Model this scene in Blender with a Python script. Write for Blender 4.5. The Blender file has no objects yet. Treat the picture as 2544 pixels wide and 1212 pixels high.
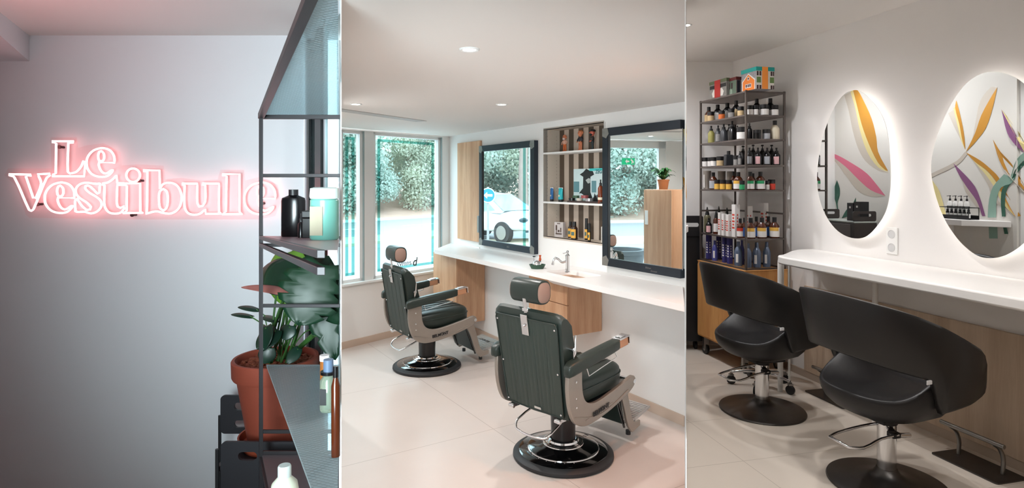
import bpy, math, random
from math import sin, cos, pi, radians, sqrt
from mathutils import Vector, Matrix

# ---------------------------------------------------------------- camera
FPX, CX, YH, CAMZ = 1500.0, 1272.0, 455.0, 1.65      # focal length and horizon in pixels of a 2544 x 1212 frame
scene = bpy.context.scene
COL = scene.collection
cam_data = bpy.data.cameras.new('camera')
cam = bpy.data.objects.new('camera', cam_data)
COL.objects.link(cam)
cam.location = (0, 0, CAMZ)
cam.rotation_euler = (pi / 2, 0, 0)
cam_data.sensor_width = 36.0
cam_data.lens = FPX / 2544 * 36
cam_data.shift_y = (YH - 606) / 2544
cam_data.clip_start = 0.05
cam_data.clip_end = 300
scene.camera = cam

# ---------------------------------------------------------------- sky, view
WORLD_STRENGTH = 3.8
w = bpy.data.worlds.new('sky'); scene.world = w; w.use_nodes = True
bg = w.node_tree.nodes['Background']
bg.inputs[0].default_value = (0.80, 0.91, 1.0, 1)
bg.inputs[1].default_value = WORLD_STRENGTH
scene.view_settings.view_transform = 'Standard'
scene.view_settings.look = 'None'
scene.view_settings.gamma = 1
scene.view_settings.use_curve_mapping = False
scene.view_settings.exposure = 0.82
scene.cycles.max_bounces = 10
scene.cycles.diffuse_bounces = 6
scene.cycles.glossy_bounces = 5
scene.cycles.transmission_bounces = 8
scene.cycles.transparent_max_bounces = 12
scene.cycles.caustics_reflective = False
scene.cycles.caustics_refractive = False
scene.cycles.sample_clamp_indirect = 4.0
scene.cycles.use_denoising = True

def lamp(name, kind, loc, energy, color=(1, 1, 1), size=0.1, size_y=None, direction=(0, 0, -1), spot=None, portal=False, spread=None):
    d = bpy.data.lights.new(name, kind); d.energy = energy; d.color = color
    if kind == 'AREA':
        d.shape = 'RECTANGLE' if size_y else 'DISK'; d.size = size
        if size_y: d.size_y = size_y
        if spread: d.spread = spread
        if portal: d.cycles.is_portal = True
    elif kind == 'SPOT':
        d.spot_size = spot or radians(110); d.spot_blend = 0.85; d.shadow_soft_size = size
    else:
        d.shadow_soft_size = size
    o = bpy.data.objects.new(name, d); COL.objects.link(o); o.location = loc
    o.rotation_euler = Vector(direction).to_track_quat('-Z', 'Y').to_euler()
    return o

lamp('courtyard_fill', 'AREA', (-1.5, 3.3, 2.3), 14, color=(0.85, 0.93, 1.0), size=0.8, size_y=0.5, direction=(0.35, 1, -0.45))  # added lamp brightening the wall seen through the side window
WARM = (1.0, 0.80, 0.62)
NEUTRAL = (1.0, 0.965, 0.935)
# a portal guides the sky's light in through the glazing
lamp('window_light', 'AREA', (-1.24, 6.62, 1.42), 1, size=1.6, size_y=1.55, direction=(0.774, -0.634, 0), portal=True)
lamp('left_room_fill', 'AREA', (-0.72, 0.02, 1.42), 12, color=(0.80, 0.95, 1.0), size=0.7, size_y=1.0, direction=(0.05, 1, 0.03), spread=radians(74))  # added lamp beside the camera, brightens the sign wall; not a portal
# ---------------------------------------------------------------- measuring helpers (pixels of the photograph -> metres)
def P(px, py, Y): return Vector(((px - CX) / FPX * Y, Y, CAMZ - (py - YH) / FPX * Y))
def onz(px, py, z):
    Y = (CAMZ - z) * FPX / (py - YH)
    return Vector(((px - CX) / FPX * Y, Y, z))
class VPlane:
    """vertical plane X = a + b*Y; n points into the room, u runs along it towards the camera"""
    def __init__(s, a, b, side):
        s.a, s.b = a, b
        L = sqrt(1 + b * b); s.L = L
        s.n = Vector((side / L, -side * b / L, 0))
        s.u = Vector((-b / L, -1 / L, 0))
        s.side = side
    def y(s, px, off=0.0):
        k = (px - CX) / FPX
        return (s.a + s.side * off * s.L) / (k - s.b)
    def at(s, px, z, off=0.0):
        Y = s.y(px, off); return Vector(((px - CX) / FPX * Y, Y, z))
    def pt(s, px, py, off=0.0):
        Y = s.y(px, off); return P(px, py, Y)
CWALL = VPlane(3.751, -0.628, -1)      # mirror wall of the middle room
WWALL = VPlane(-6.604, 0.8187, 1)      # window wall of the middle room
RWALL = VPlane(3.783, -0.2487, -1)     # mirror wall of the right room
MURAL = VPlane(2.644, -0.353, 1)
ZC, ZR, ZL = 2.204, 2.888, 2.384       # ceiling heights
KL, KR = (847 - CX) / FPX, (1702.5 - CX) / FPX   # the two partitions
def mir(pl, off, px, py):
    """a ray that leaves the lens at (px, py) and bounces off plane pl: start, direction (per unit of first leg depth)"""
    s = pl.pt(px, py, off); r = Vector(((px - CX) / FPX, 1, -(py - YH) / FPX))
    return s, r - 2 * r.dot(pl.n) * pl.n
def mirhit(pl, off, px, py, target, toff=0.0):
    s, r = mir(pl, off, px, py)
    a = target.a + target.side * toff * target.L
    t = (a + target.b * s.y - s.x) / (r.x - target.b * r.y)
    return s + r * t

# ---------------------------------------------------------------- mesh builder
class MB:
    def __init__(s): s.v = []; s.f = []; s.m = []; s.mi = 0
    def add(s, vs, fs):
        b = len(s.v); s.v += [Vector(p) for p in vs]; s.f += [tuple(i + b for i in f) for f in fs]; s.m += [s.mi] * len(fs); return s
    def para(s, o, a, b, c):
        o, a, b, c = map(Vector, (o, a, b, c))
        if a.cross(b).dot(c) < 0: a, b = b, a
        p = [o, o + a, o + a + b, o + b]; p += [q + c for q in p]
        return s.add(p, [(3, 2, 1, 0), (4, 5, 6, 7), (0, 1, 5, 4), (1, 2, 6, 5), (2, 3, 7, 6), (3, 0, 4, 7)])
    def box(s, c, d, rot=None):
        c = Vector(c); R = rot or Matrix.Identity(3)
        ax = [R @ Vector(e) for e in ((d[0], 0, 0), (0, d[1], 0), (0, 0, d[2]))]
        return s.para(c - (ax[0] + ax[1] + ax[2]) / 2, *ax)
    def quad(s, a, b, c, d): return s.add([a, b, c, d], [(0, 1, 2, 3)])
    def prism(s, pts, ext):
        """closed polygon (3D points) extruded along ext"""
        pts = [Vector(p) for p in pts]; ext = Vector(ext); n = len(pts)
        nn = Vector((0, 0, 0))
        for i in range(n): nn += pts[i].cross(pts[(i + 1) % n])
        if nn.dot(ext) < 0: pts = pts[::-1]
        return s.add(pts + [p + ext for p in pts], [tuple(range(n))[::-1], tuple(range(n, 2 * n))] + [(i, (i + 1) % n, (i + 1) % n + n, i + n) for i in range(n)])
    def lathe(s, prof, seg=32, c=(0, 0, 0), M=None, sx=1.0, sy=1.0):
        c = Vector(c); M = M or Matrix.Identity(3); vs = []; fs = []
        rings = []
        for r, z in prof:
            if r < 1e-6: rings.append([len(vs)]); vs.append(c + M @ Vector((0, 0, z)))
            else:
                rings.append(list(range(len(vs), len(vs) + seg)))
                for i in range(seg):
                    a = 2 * pi * i / seg; vs.append(c + M @ Vector((r * cos(a) * sx, r * sin(a) * sy, z)))
        for A, B in zip(rings, rings[1:]):
            for i in range(seg):
                j = (i + 1) % seg
                if len(A) == 1 and len(B) == 1: continue
                if len(A) == 1: fs.append((A[0], B[j], B[i])[::-1])
                elif len(B) == 1: fs.append((A[i], A[j], B[0]))
                else: fs.append((A[i], A[j], B[j], B[i]))
        if len(rings[0]) > 1: fs.append(tuple(rings[0][::-1]))
        if len(rings[-1]) > 1: fs.append(tuple(rings[-1]))
        return s.add(vs, fs)
    def cyl(s, a, b, r, r2=None, seg=20):
        a, b = Vector(a), Vector(b); d = b - a
        return s.lathe([(r, 0), (r if r2 is None else r2, d.length)], seg, a, d.to_track_quat('Z', 'Y').to_matrix())
    def tube(s, pts, r, seg=10, closed=False, radii=None, flat=1.0):
        pts = [Vector(p) for p in pts]; n = len(pts)
        tang = []
        for i in range(n):
            if closed: t = pts[(i + 1) % n] - pts[i - 1]
            else: t = pts[min(i + 1, n - 1)] - pts[max(i - 1, 0)]
            tang.append(t.normalized() if t.length > 1e-9 else Vector((0, 0, 1)))
        up = Vector((0, 0, 1)) if abs(tang[0].z) < 0.9 else Vector((1, 0, 0))
        nrm = (up - tang[0] * up.dot(tang[0])).normalized(); vs = []
        for i in range(n):
            nrm = (nrm - tang[i] * nrm.dot(tang[i]))
            nrm = nrm.normalized() if nrm.length > 1e-6 else tang[i].orthogonal().normalized()
            bi = tang[i].cross(nrm); rr = radii[i] if radii else r
            for k in range(seg):
                a = 2 * pi * k / seg; vs.append(pts[i] + (nrm * cos(a) * flat + bi * sin(a)) * rr)
        fs = []
        for i in range(n if closed else n - 1):
            j = (i + 1) % n
            for k in range(seg): fs.append((i * seg + k, i * seg + (k + 1) % seg, j * seg + (k + 1) % seg, j * seg + k))
        if not closed: fs += [tuple(range(seg))[::-1], tuple(range((n - 1) * seg, n * seg))]
        return s.add(vs, fs)
    def grid(s, rows, cu=False, caps=False):
        """loft through rows of equal length; cu closes each row into a ring"""
        n = len(rows[0]); vs = [p for r in rows for p in r]; fs = []
        for i in range(len(rows) - 1):
            for k in range(n if cu else n - 1):
                l = (k + 1) % n; fs.append((i * n + k, i * n + l, (i + 1) * n + l, (i + 1) * n + k))
        if caps: fs += [tuple(range(n))[::-1], tuple(range((len(rows) - 1) * n, len(rows) * n))]
        return s.add(vs, fs)
    def ell(s, c, r, seg=14, rings=9, M=None):
        prof = [(sin(pi * i / rings), -cos(pi * i / rings)) for i in range(rings + 1)]
        M = (M or Matrix.Identity(3)) @ Matrix.Diagonal(Vector(r)); prof[0] = (0, -1); prof[-1] = (0, 1)
        return s.lathe(prof, seg, c, M)
    def rbox(s, c, d, r=0.3, seg=6, M=None, nz=6):
        """cushion: superellipsoid-like rounded box"""
        M = M or Matrix.Identity(3); c = Vector(c); rows = []
        N = 28; R = 12
        def sp(a, e): return math.copysign(abs(a) ** e, a)
        for i in range(R + 1):
            th = -pi / 2 + pi * i / R; row = []
            for k in range(N):
                ph = 2 * pi * k / N
                x = sp(cos(th), r) * sp(cos(ph), r); y = sp(cos(th), r) * sp(sin(ph), r); z = sp(sin(th), r)
                row.append(c + M @ Vector((x * d[0] / 2, y * d[1] / 2, z * d[2] / 2)))
            rows.append(row)
        return s.grid(rows, cu=True)

def smooth_path(pts, closed=False, sub=5, corner=50):
    pts = [Vector(p) for p in pts]; n = len(pts); out = []
    def tan(i):
        if not closed and i in (0, n - 1): return None
        a = pts[i] - pts[i - 1]; b = pts[(i + 1) % n] - pts[i]
        if a.length < 1e-9 or b.length < 1e-9 or a.angle(b) > radians(corner): return None
        return (pts[(i + 1) % n] - pts[i - 1]).normalized()
    for i in range(n if closed else n - 1):
        p, q = pts[i], pts[(i + 1) % n]; L = (q - p).length; t0, t1 = tan(i), tan((i + 1) % n)
        c0 = p + (t0 if t0 else (q - p).normalized()) * L / 3; c1 = q - (t1 if t1 else (q - p).normalized()) * L / 3
        m = 1 if (t0 is None and t1 is None) else sub
        for k in range(m):
            t = k / m; out.append(p * (1 - t) ** 3 + c0 * 3 * t * (1 - t) ** 2 + c1 * 3 * t * t * (1 - t) + q * t ** 3)
    if not closed: out.append(pts[-1])
    return out

def link(o, parent=None):
    COL.objects.link(o)
    if parent is not None: o.parent = parent
    return o
def obj(name, mb, mats, parent=None, loc=None, smooth=30, bevel=None, bseg=2, world=True, subsurf=0, label=None):
    """link the builder as ONE mesh object; world coordinates are moved to the parent's (or loc's) origin"""
    me = bpy.data.meshes.new(name)
    off = Vector((0, 0, 0))
    if loc is not None: off = Vector(loc)
    elif parent is not None and world: off = wloc(parent)
    me.from_pydata([tuple(p - off) for p in mb.v], [], mb.f)
    if not isinstance(mats, (list, tuple)): mats = [mats]
    for m in mats: me.materials.append(m)
    me.polygons.foreach_set('material_index', mb.m)
    if smooth:
        me.polygons.foreach_set('use_smooth', [True] * len(me.polygons)); me.set_sharp_from_angle(angle=radians(smooth))
    me.update()
    o = bpy.data.objects.new(name, me); link(o, parent)
    if parent is None: o.location = off
    if bevel:
        b = o.modifiers.new('bevel', 'BEVEL'); b.width = bevel; b.segments = bseg; b.limit_method = 'ANGLE'; b.angle_limit = radians(35); b.harden_normals = False
    if subsurf:
        b = o.modifiers.new('sub', 'SUBSURF'); b.levels = subsurf; b.render_levels = subsurf
    if label: o['label'] = label
    return o
def wloc(o):
    v = Vector(o.location)
    while o.parent is not None: o = o.parent; v = v + Vector(o.location)
    return v
def tag(o, label=None, cat=None, group=None, kind=None):
    if label: o['label'] = label
    if cat: o['category'] = cat
    if group: o['group'] = group
    if kind: o['kind'] = kind
    return o
def thing(name, label, cat, loc=(0, 0, 0), rotz=0, group=None):
    o = bpy.data.objects.new(name, None); COL.objects.link(o); o.empty_display_size = 0.05
    o.location = loc; o.rotation_euler = (0, 0, rotz); return tag(o, label, cat, group)
def struct(name, mb, mats, **k):
    return tag(obj(name, mb, mats, **k), kind='structure')
def copy_tree(o, parent=None):
    c = o.copy(); COL.objects.link(c); c.parent = parent
    for ch in list(o.children): copy_tree(ch, c)
    return c
def holed(name, outer, holes, thick, mats, parent=None, M=None, loc=None, bevel=0.0):
    """flat outline with holes (2D points), given a thickness; M (4x4) puts it in place"""
    cu = bpy.data.curves.new(name, 'CURVE'); cu.dimensions = '2D'; cu.fill_mode = 'BOTH'; cu.extrude = thick / 2 - bevel; cu.bevel_depth = bevel; cu.bevel_resolution = 1; cu.offset = -bevel
    for ring in [outer] + holes:
        sp = cu.splines.new('POLY'); sp.points.add(len(ring) - 1); sp.use_cyclic_u = True
        for i, p in enumerate(ring): sp.points[i].co = (p[0], p[1], 0, 1)
    t = bpy.data.objects.new(name, cu); COL.objects.link(t)
    dg = bpy.context.evaluated_depsgraph_get(); me = bpy.data.meshes.new_from_object(t.evaluated_get(dg))
    bpy.data.objects.remove(t); bpy.data.curves.remove(cu)
    if M is not None: me.transform(M)
    if not isinstance(mats, (list, tuple)): mats = [mats]
    me.materials.clear()
    for m in mats: me.materials.append(m)
    me.name = name
    if len(me.vertices): me.set_sharp_from_angle(angle=radians(30))
    o = bpy.data.objects.new(name, me); link(o, parent)
    if loc is not None: o.location = loc
    return o
def rrect(x0, y0, x1, y1, r, n=6):
    out = []
    for cx_, cy_, a0 in ((x1 - r, y1 - r, 0), (x0 + r, y1 - r, 90), (x0 + r, y0 + r, 180), (x1 - r, y0 + r, 270)):
        for i in range(n + 1):
            a = radians(a0 + 90 * i / n); out.append((cx_ + r * cos(a), cy_ + r * sin(a)))
    return out
def writing(name, text, size, mats, parent, M, depth=0.001, shear=0.0, bold=0.0, align='CENTER'):
    cu = bpy.data.curves.new(name, 'FONT'); cu.body = text; cu.size = size; cu.extrude = depth; cu.shear = shear; cu.offset = bold; cu.align_x = align; cu.align_y = 'CENTER'
    t = bpy.data.objects.new(name, cu); COL.objects.link(t)
    dg = bpy.context.evaluated_depsgraph_get(); me = bpy.data.meshes.new_from_object(t.evaluated_get(dg))
    bpy.data.objects.remove(t); bpy.data.curves.remove(cu)
    me.transform(M); me.materials.clear(); me.materials.append(mats); me.name = name
    return link(bpy.data.objects.new(name, me), parent)
def frame_m(origin, xd, yd):
    xd = Vector(xd).normalized(); yd = Vector(yd); yd = (yd - xd * yd.dot(xd)).normalized(); zd = xd.cross(yd)
    M = Matrix((xd, yd, zd)).transposed().to_4x4(); M.translation = Vector(origin); return M

# ---------------------------------------------------------------- materials
def lin(c):
    c = [x / 255 for x in c]
    return tuple((x / 12.92 if x <= 0.04045 else ((x + 0.055) / 1.055) ** 2.4) for x in c) + (1,)
MATS = {}
def mat(name, rgb, rough=0.5, metal=0.0, var=0.0, scale=8.0, bump=0.0, bscale=60.0, coat=0.0, trans=0.0, ior=1.45, emit=None, estr=0.0, spec=0.5, stretch=None, sheen=0.0):
    if name in MATS: return MATS[name]
    m = bpy.data.materials.new(name); m.use_nodes = True; nt = m.node_tree; N = nt.nodes; Lk = nt.links
    b = N['Principled BSDF']; c = lin(rgb)
    b.inputs['Base Color'].default_value = c; b.inputs['Roughness'].default_value = rough; b.inputs['Metallic'].default_value = metal
    b.inputs['Specular IOR Level'].default_value = spec; b.inputs['IOR'].default_value = ior
    if coat: b.inputs['Coat Weight'].default_value = coat; b.inputs['Coat Roughness'].default_value = 0.08
    if trans: b.inputs['Transmission Weight'].default_value = trans
    if sheen: b.inputs['Sheen Weight'].default_value = sheen
    if emit: b.inputs['Emission Color'].default_value = lin(emit); b.inputs['Emission Strength'].default_value = estr
    tc = N.new('ShaderNodeTexCoord'); mp = N.new('ShaderNodeMapping'); Lk.new(tc.outputs['Object'], mp.inputs[0])
    if stretch: mp.inputs['Scale'].default_value = stretch
    if var:
        nz = N.new('ShaderNodeTexNoise'); nz.inputs['Scale'].default_value = scale; nz.inputs['Detail'].default_value = 5; Lk.new(mp.outputs[0], nz.inputs['Vector'])
        mx = N.new('ShaderNodeMix'); mx.data_type = 'RGBA'; Lk.new(nz.outputs['Fac'], mx.inputs['Factor'])
        mx.inputs['A'].default_value = tuple(max(0, x * (1 - var)) for x in c[:3]) + (1,); mx.inputs['B'].default_value = tuple(min(1, x * (1 + var)) for x in c[:3]) + (1,)
        Lk.new(mx.outputs['Result'], b.inputs['Base Color'])
    if bump:
        nb = N.new('ShaderNodeTexNoise'); nb.inputs['Scale'].default_value = bscale; nb.inputs['Detail'].default_value = 4; Lk.new(mp.outputs[0], nb.inputs['Vector'])
        bp = N.new('ShaderNodeBump'); bp.inputs['Strength'].default_value = bump; bp.inputs['Distance'].default_value = 0.002; Lk.new(nb.outputs['Fac'], bp.inputs['Height']); Lk.new(bp.outputs[0], b.inputs['Normal'])
    MATS[name] = m; return m
def glass(name, rgb=(244, 252, 252), alpha=0.98, rough=0.0, refl=0.045):
    """thin glazing: mostly clear, a little mirror-like"""
    if name in MATS: return MATS[name]
    m = bpy.data.materials.new(name); m.use_nodes = True; nt = m.node_tree; N = nt.nodes; N.clear(); Lk = nt.links
    o = N.new('ShaderNodeOutputMaterial'); t = N.new('ShaderNodeBsdfTransparent'); g = N.new('ShaderNodeBsdfGlossy'); mx = N.new('ShaderNodeMixShader'); fr = N.new('ShaderNodeFresnel')
    t.inputs[0].default_value = tuple(x * alpha for x in lin(rgb)[:3]) + (1,); g.inputs['Roughness'].default_value = rough; fr.inputs[0].default_value = 1.35
    if refl is None: Lk.new(fr.outputs[0], mx.inputs[0])
    else: mx.inputs[0].default_value = refl
    Lk.new(t.outputs[0], mx.inputs[1]); Lk.new(g.outputs[0], mx.inputs[2]); Lk.new(mx.outputs[0], o.inputs[0])
    MATS[name] = m; return m
def wood(name, a, b_, axis='Z', scale=1.0, rough=0.45):
    if name in MATS: return MATS[name]
    m = mat(name, a, rough); nt = m.node_tree; N = nt.nodes; Lk = nt.links; b = N['Principled BSDF']
    tc = N.new('ShaderNodeTexCoord'); mp = N.new('ShaderNodeMapping'); Lk.new(tc.outputs['Object'], mp.inputs[0])
    mp.inputs['Scale'].default_value = {'Z': (9, 9, 0.7), 'X': (0.7, 9, 9), 'Y': (9, 0.7, 9)}[axis]
    n1 = N.new('ShaderNodeTexNoise'); n1.inputs['Scale'].default_value = 1.3 * scale; n1.inputs['Detail'].default_value = 8; n1.inputs['Distortion'].default_value = 0.6; Lk.new(mp.outputs[0], n1.inputs['Vector'])
    n2 = N.new('ShaderNodeTexNoise'); n2.inputs['Scale'].default_value = 14 * scale; n2.inputs['Detail'].default_value = 3; Lk.new(mp.outputs[0], n2.inputs['Vector'])
    ad = N.new('ShaderNodeMath'); ad.operation = 'MULTIPLY_ADD'; ad.inputs[1].default_value = 0.3; Lk.new(n2.outputs['Fac'], ad.inputs[0]); Lk.new(n1.outputs['Fac'], ad.inputs[2])
    cr = N.new('ShaderNodeValToRGB'); cr.color_ramp.elements[0].position = 0.42; cr.color_ramp.elements[1].position = 0.85
    cr.color_ramp.elements[0].color = lin(a); cr.color_ramp.elements[1].color = lin(b_); Lk.new(ad.outputs[0], cr.inputs[0]); Lk.new(cr.outputs[0], b.inputs['Base Color'])
    return m
def tiles(name, rgb, joint, w_, h_, rot, rough=0.35, offset=0.0, shift=(0, 0)):
    m = mat(name, rgb, rough); nt = m.node_tree; N = nt.nodes; Lk = nt.links; b = N['Principled BSDF']
    tc = N.new('ShaderNodeTexCoord'); mp = N.new('ShaderNodeMapping'); Lk.new(tc.outputs['Object'], mp.inputs[0]); mp.inputs['Rotation'].default_value = (0, 0, rot); mp.inputs['Location'].default_value = (shift[0], shift[1], 0)
    br = N.new('ShaderNodeTexBrick'); br.offset = offset; br.inputs['Scale'].default_value = 1; br.inputs['Brick Width'].default_value = w_; br.inputs['Row Height'].default_value = h_; br.inputs['Mortar Size'].default_value = 0.0022; br.inputs['Mortar Smooth'].default_value = 0.3
    Lk.new(mp.outputs[0], br.inputs['Vector'])
    c = lin(rgb); nz = N.new('ShaderNodeTexNoise'); nz.inputs['Scale'].default_value = 2.2; nz.inputs['Detail'].default_value = 7; Lk.new(mp.outputs[0], nz.inputs['Vector'])
    mx = N.new('ShaderNodeMix'); mx.data_type = 'RGBA'; Lk.new(nz.outputs['Fac'], mx.inputs['Factor']); mx.inputs['A'].default_value = tuple(x * 0.92 for x in c[:3]) + (1,); mx.inputs['B'].default_value = tuple(min(1, x * 1.07) for x in c[:3]) + (1,)
    Lk.new(mx.outputs['Result'], br.inputs['Color1']); Lk.new(mx.outputs['Result'], br.inputs['Color2']); br.inputs['Mortar'].default_value = lin(joint); Lk.new(br.outputs['Color'], b.inputs['Base Color'])
    return m
WHITE = mat('white_paint', (232, 230, 228), 0.6, bump=0.05, bscale=300)
GREYWHITE = mat('cool_white_paint', (214, 217, 220), 0.65, bump=0.05, bscale=250)
CEIL = mat('ceiling_paint', (226, 222, 218), 0.75, bump=0.04, bscale=200)
PARTW = mat('partition_white', (240, 240, 240), 0.5)
CHROME = mat('chrome', (225, 226, 228), 0.08, 1.0)
STEEL = mat('brushed_steel', (150, 148, 145), 0.35, 1.0, var=0.1, scale=30, stretch=(1, 1, 12))
DSTEEL = mat('dark_brushed_steel', (92, 90, 88), 0.38, 1.0, var=0.15, scale=14)
BLACKP = mat('black_plastic', (22, 22, 24), 0.4)
BLACKM = mat('black_painted_metal', (38, 38, 40), 0.45, 0.2)
OAK = wood('oak_veneer', (214, 172, 138), (182, 136, 102))
OAKB = wood('warm_oak_veneer', (222, 170, 108), (192, 134, 78))
MIRROR = mat('mirror_glass', (238, 242, 242), 0.0, 1.0)
FRAMEW = mat('white_window_frame', (226, 228, 228), 0.4)
# ================================================================ THE BUILDING
R_ANG = math.atan(0.628)
FLOORC = tiles('warm_stone_tiles', (204, 194, 188), (162, 150, 143), 1.2, 1.2, -R_ANG, 0.32, shift=(0.35, 0.1))
FLOORR = tiles('beige_stone_tiles', (206, 196, 184), (168, 158, 146), 1.2, 0.6, -0.2437, 0.35, shift=(0.2, 0.45))
FLOORL = mat('grey_floor', (120, 118, 116), 0.5, var=0.06)
def slab(name, pts, z0, z1, m): return struct(name, MB().prism([(x, y, z0) for x, y in pts], (0, 0, z1 - z0)), m, smooth=0)
TOP = 3.05
cw = lambda Y, off=0: Vector((CWALL.a - off * CWALL.L + CWALL.b * Y, Y, 0))
rw = lambda Y, off=0: Vector((RWALL.a - off * RWALL.L + RWALL.b * Y, Y, 0))
def ww(t, z=0, off=0): return Vector((-0.744 - 0.8187 * t, 7.158 - t, z)) + WWALL.n * off
CEN = [(-4.2, -2.5), (4.405, -2.5), (3.783, 0), (0, 0), (KR * 4.1, 4.1), (-0.744, 7.158), (-3.12, 4.25), (KL * 4.25, 4.25), (0, 0), (-4.2, 0)]
POLY_C = [[(-4.2, -2.5), (4.405, -2.5), (3.783, 0), (-4.2, 0)], [(0, 0), (KR * 4.1, 4.1), (-0.744, 7.158), (KL * 5.98, 5.98)], [(KL * 4.25, 4.25), (KL * 5.98, 5.98), (-3.12, 4.25)]]
POLY_R = [(0, 0), (3.783, 0), (2.253, 6.15), (0.473, 6.15), (1.19, 4.12)]
POLY_L = [(0, 0), (KL * 3.1, 3.1), (-4.2, 3.1), (-4.2, 0)]
def multi(name, polys, z0, z1, m):
    mb = MB()
    for p in polys: mb.prism([(x, y, z0) for x, y in p], (0, 0, z1 - z0))
    return struct(name, mb, m, smooth=0)
multi('floor', POLY_C, -0.1, 0, FLOORC)
slab('floor', POLY_R, -0.1, 0, FLOORR)
slab('floor', POLY_L, -0.1, 0, FLOORL)
multi('ceiling', POLY_C, ZC, TOP, CEIL)
slab('ceiling', POLY_R, ZR, TOP, CEIL)
slab('ceiling', POLY_L, ZL, TOP, CEIL)

# outer shell
def wallseg(name, a, b, z0, z1, th, m, out):
    a = Vector((a[0], a[1], z0)); b = Vector((b[0], b[1], z0)); return struct(name, MB().para(a, b - a, Vector(out).normalized() * th, (0, 0, z1 - z0)), m, smooth=0)
wallseg('wall_rear', (-4.3, -2.5), (4.5, -2.5), 0, TOP, 0.1, WHITE, (0, -1, 0))
wallseg('wall_left', (-4.2, -2.5), (-4.2, 3.2), 0, TOP, 0.1, GREYWHITE, (-1, 0, 0))
mb = MB(); mb.box((-2.75, -0.04, ZL / 2), (2.9, 0.08, ZL)).box((-0.825, -0.04, 0.4), (0.95, 0.08, 0.8)).box((-0.825, -0.04, (1.96 + ZL) / 2), (0.95, 0.08, ZL - 1.96)).box((-0.325, -0.04, ZL / 2), (0.05, 0.08, ZL)); struct('wall_light_screen', mb, GREYWHITE, smooth=0)  # unseen wall added to darken the left room, open for the fill lamp
wallseg('wall_right', rw(-2.5), rw(6.2), 0, TOP, 0.1, WHITE, (1, 0, 0))
wallseg('wall_back_right', (0.45, 6.15), (2.35, 6.15), 0, TOP, 0.1, WHITE, (0, 1, 0))
# thin board partitions between the three rooms
def partition(name, k, y0, y1):
    d = Vector((k, 1, 0)).normalized(); s = Vector((d.y, -d.x, 0)) * 0.003
    a = Vector((k * y0, y0, 0)) - s / 2; b = Vector((k * y1, y1, 0)) - s / 2
    return struct(name, MB().para(a, b - a, s, (0, 0, 3.04)), PARTW, smooth=0)
partition('wall_partition_left', KL, 1.8, 4.25)
partition('wall_partition_right', KR, 1.8, 4.10)

# ---- left room: sign wall, ceiling beam, side window
wallseg('wall_back_left', (-4.2, 3.0), (-1.034, 3.0), 0, TOP, 0.1, GREYWHITE, (0, 1, 0))
mb = MB(); x0 = -2.398
mb.add([(-4.19, 2.999, 2.256), (x0, 2.999, 2.256), (x0, 2.999, 2.40), (-4.19, 2.999, 2.40), (-4.19, 0.5, 2.43), (x0 + 1.228, 0.5, 2.43), (x0 + 1.228, 0.5, 2.45), (-4.19, 0.5, 2.45)],
       [(3, 2, 1, 0), (4, 5, 6, 7), (0, 1, 5, 4), (1, 2, 6, 5), (2, 3, 7, 6), (3, 0, 4, 7)])
struct('trim_ceiling_beam', mb, GREYWHITE, smooth=0)
# window wall between the sign wall and the partition
A = Vector((-1.034, 3.0, 0)); B = Vector((KL * 2.45 - 0.018, 2.45, 0)); U = B - A
def swp(px, z=0):
    k = (px - CX) / FPX; t = (A.x - k * A.y) / (k * U.y - U.x); p = A + U * t; return Vector((p.x, p.y, z))
OUTW = Vector((U.y, -U.x, 0)).normalized() * -1
if OUTW.x < 0: OUTW = -OUTW
def swbox(mb, p0, p1, z0, z1, th=0.04, front=0.0):
    a, b = swp(p0, z0), swp(p1, z0); return mb.para(a - OUTW * front, b - a, OUTW * (th + front), (0, 0, z1 - z0))
BLKF = mat('black_window_gasket', (14, 17, 20), 0.4)
PALEF = mat('pale_window_frame', (196, 206, 210), 0.5)
mb = MB(); swbox(mb, 757, 765.5, 0, ZL, 0.06); swbox(mb, 803.5, 807, 0.12, ZL, 0.012); swbox(mb, 765, 841, 0, 0.14, 0.008); swbox(mb, 765, 841, 2.33, ZL, 0.008)
w1 = struct('window_1', mb, PALEF, smooth=0)
mb = MB(); swbox(mb, 765.5, 771, 0.13, 2.34, 0.045, 0.008); swbox(mb, 788.5, 803, 0.13, 2.34, 0.02, 0.012)
obj('window_gasket', mb, BLKF, w1, smooth=0)
mb = MB(); a, b = swp(771, 0.14), swp(841, 0.14); mb.para(a + OUTW * 0.003, b - a, OUTW * 0.004, (0, 0, 2.2))
obj('window_pane', mb, glass('window_glass'), w1, smooth=0)

# ---- middle room
NZ = [1.165, 1.468, 1.912, 2.138]; NX0, NX1, NDEP = 1350, 1501, 0.185
# mirror wall built around the niche opening
mb = MB()
def cwbox(mb, p0, p1, z0, z1, off0, off1):
    a, b = CWALL.at(p0, z0), CWALL.at(p1, z0); a = a + CWALL.n * off0; b = b + CWALL.n * off0
    return mb.para(a, b - a, CWALL.n * (off1 - off0), (0, 0, z1 - z0))
TH = -0.045
cwbox(mb, 1115.9, NX0, 0, ZC, TH, 0); a_, b_ = CWALL.at(NX1, 0), CWALL.at(1702.4, 0); mb.prism([a_, b_, b_ - CWALL.n * 0.001 + Vector((-0.002, 0.003, 0)), a_ + CWALL.n * TH], (0, 0, ZC)); cwbox(mb, NX0, NX1, 0, NZ[0], TH, 0); cwbox(mb, NX0, NX1, NZ[3], ZC, TH, 0)
struct('wall_mirror_side', mb, WHITE, smooth=0)
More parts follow.
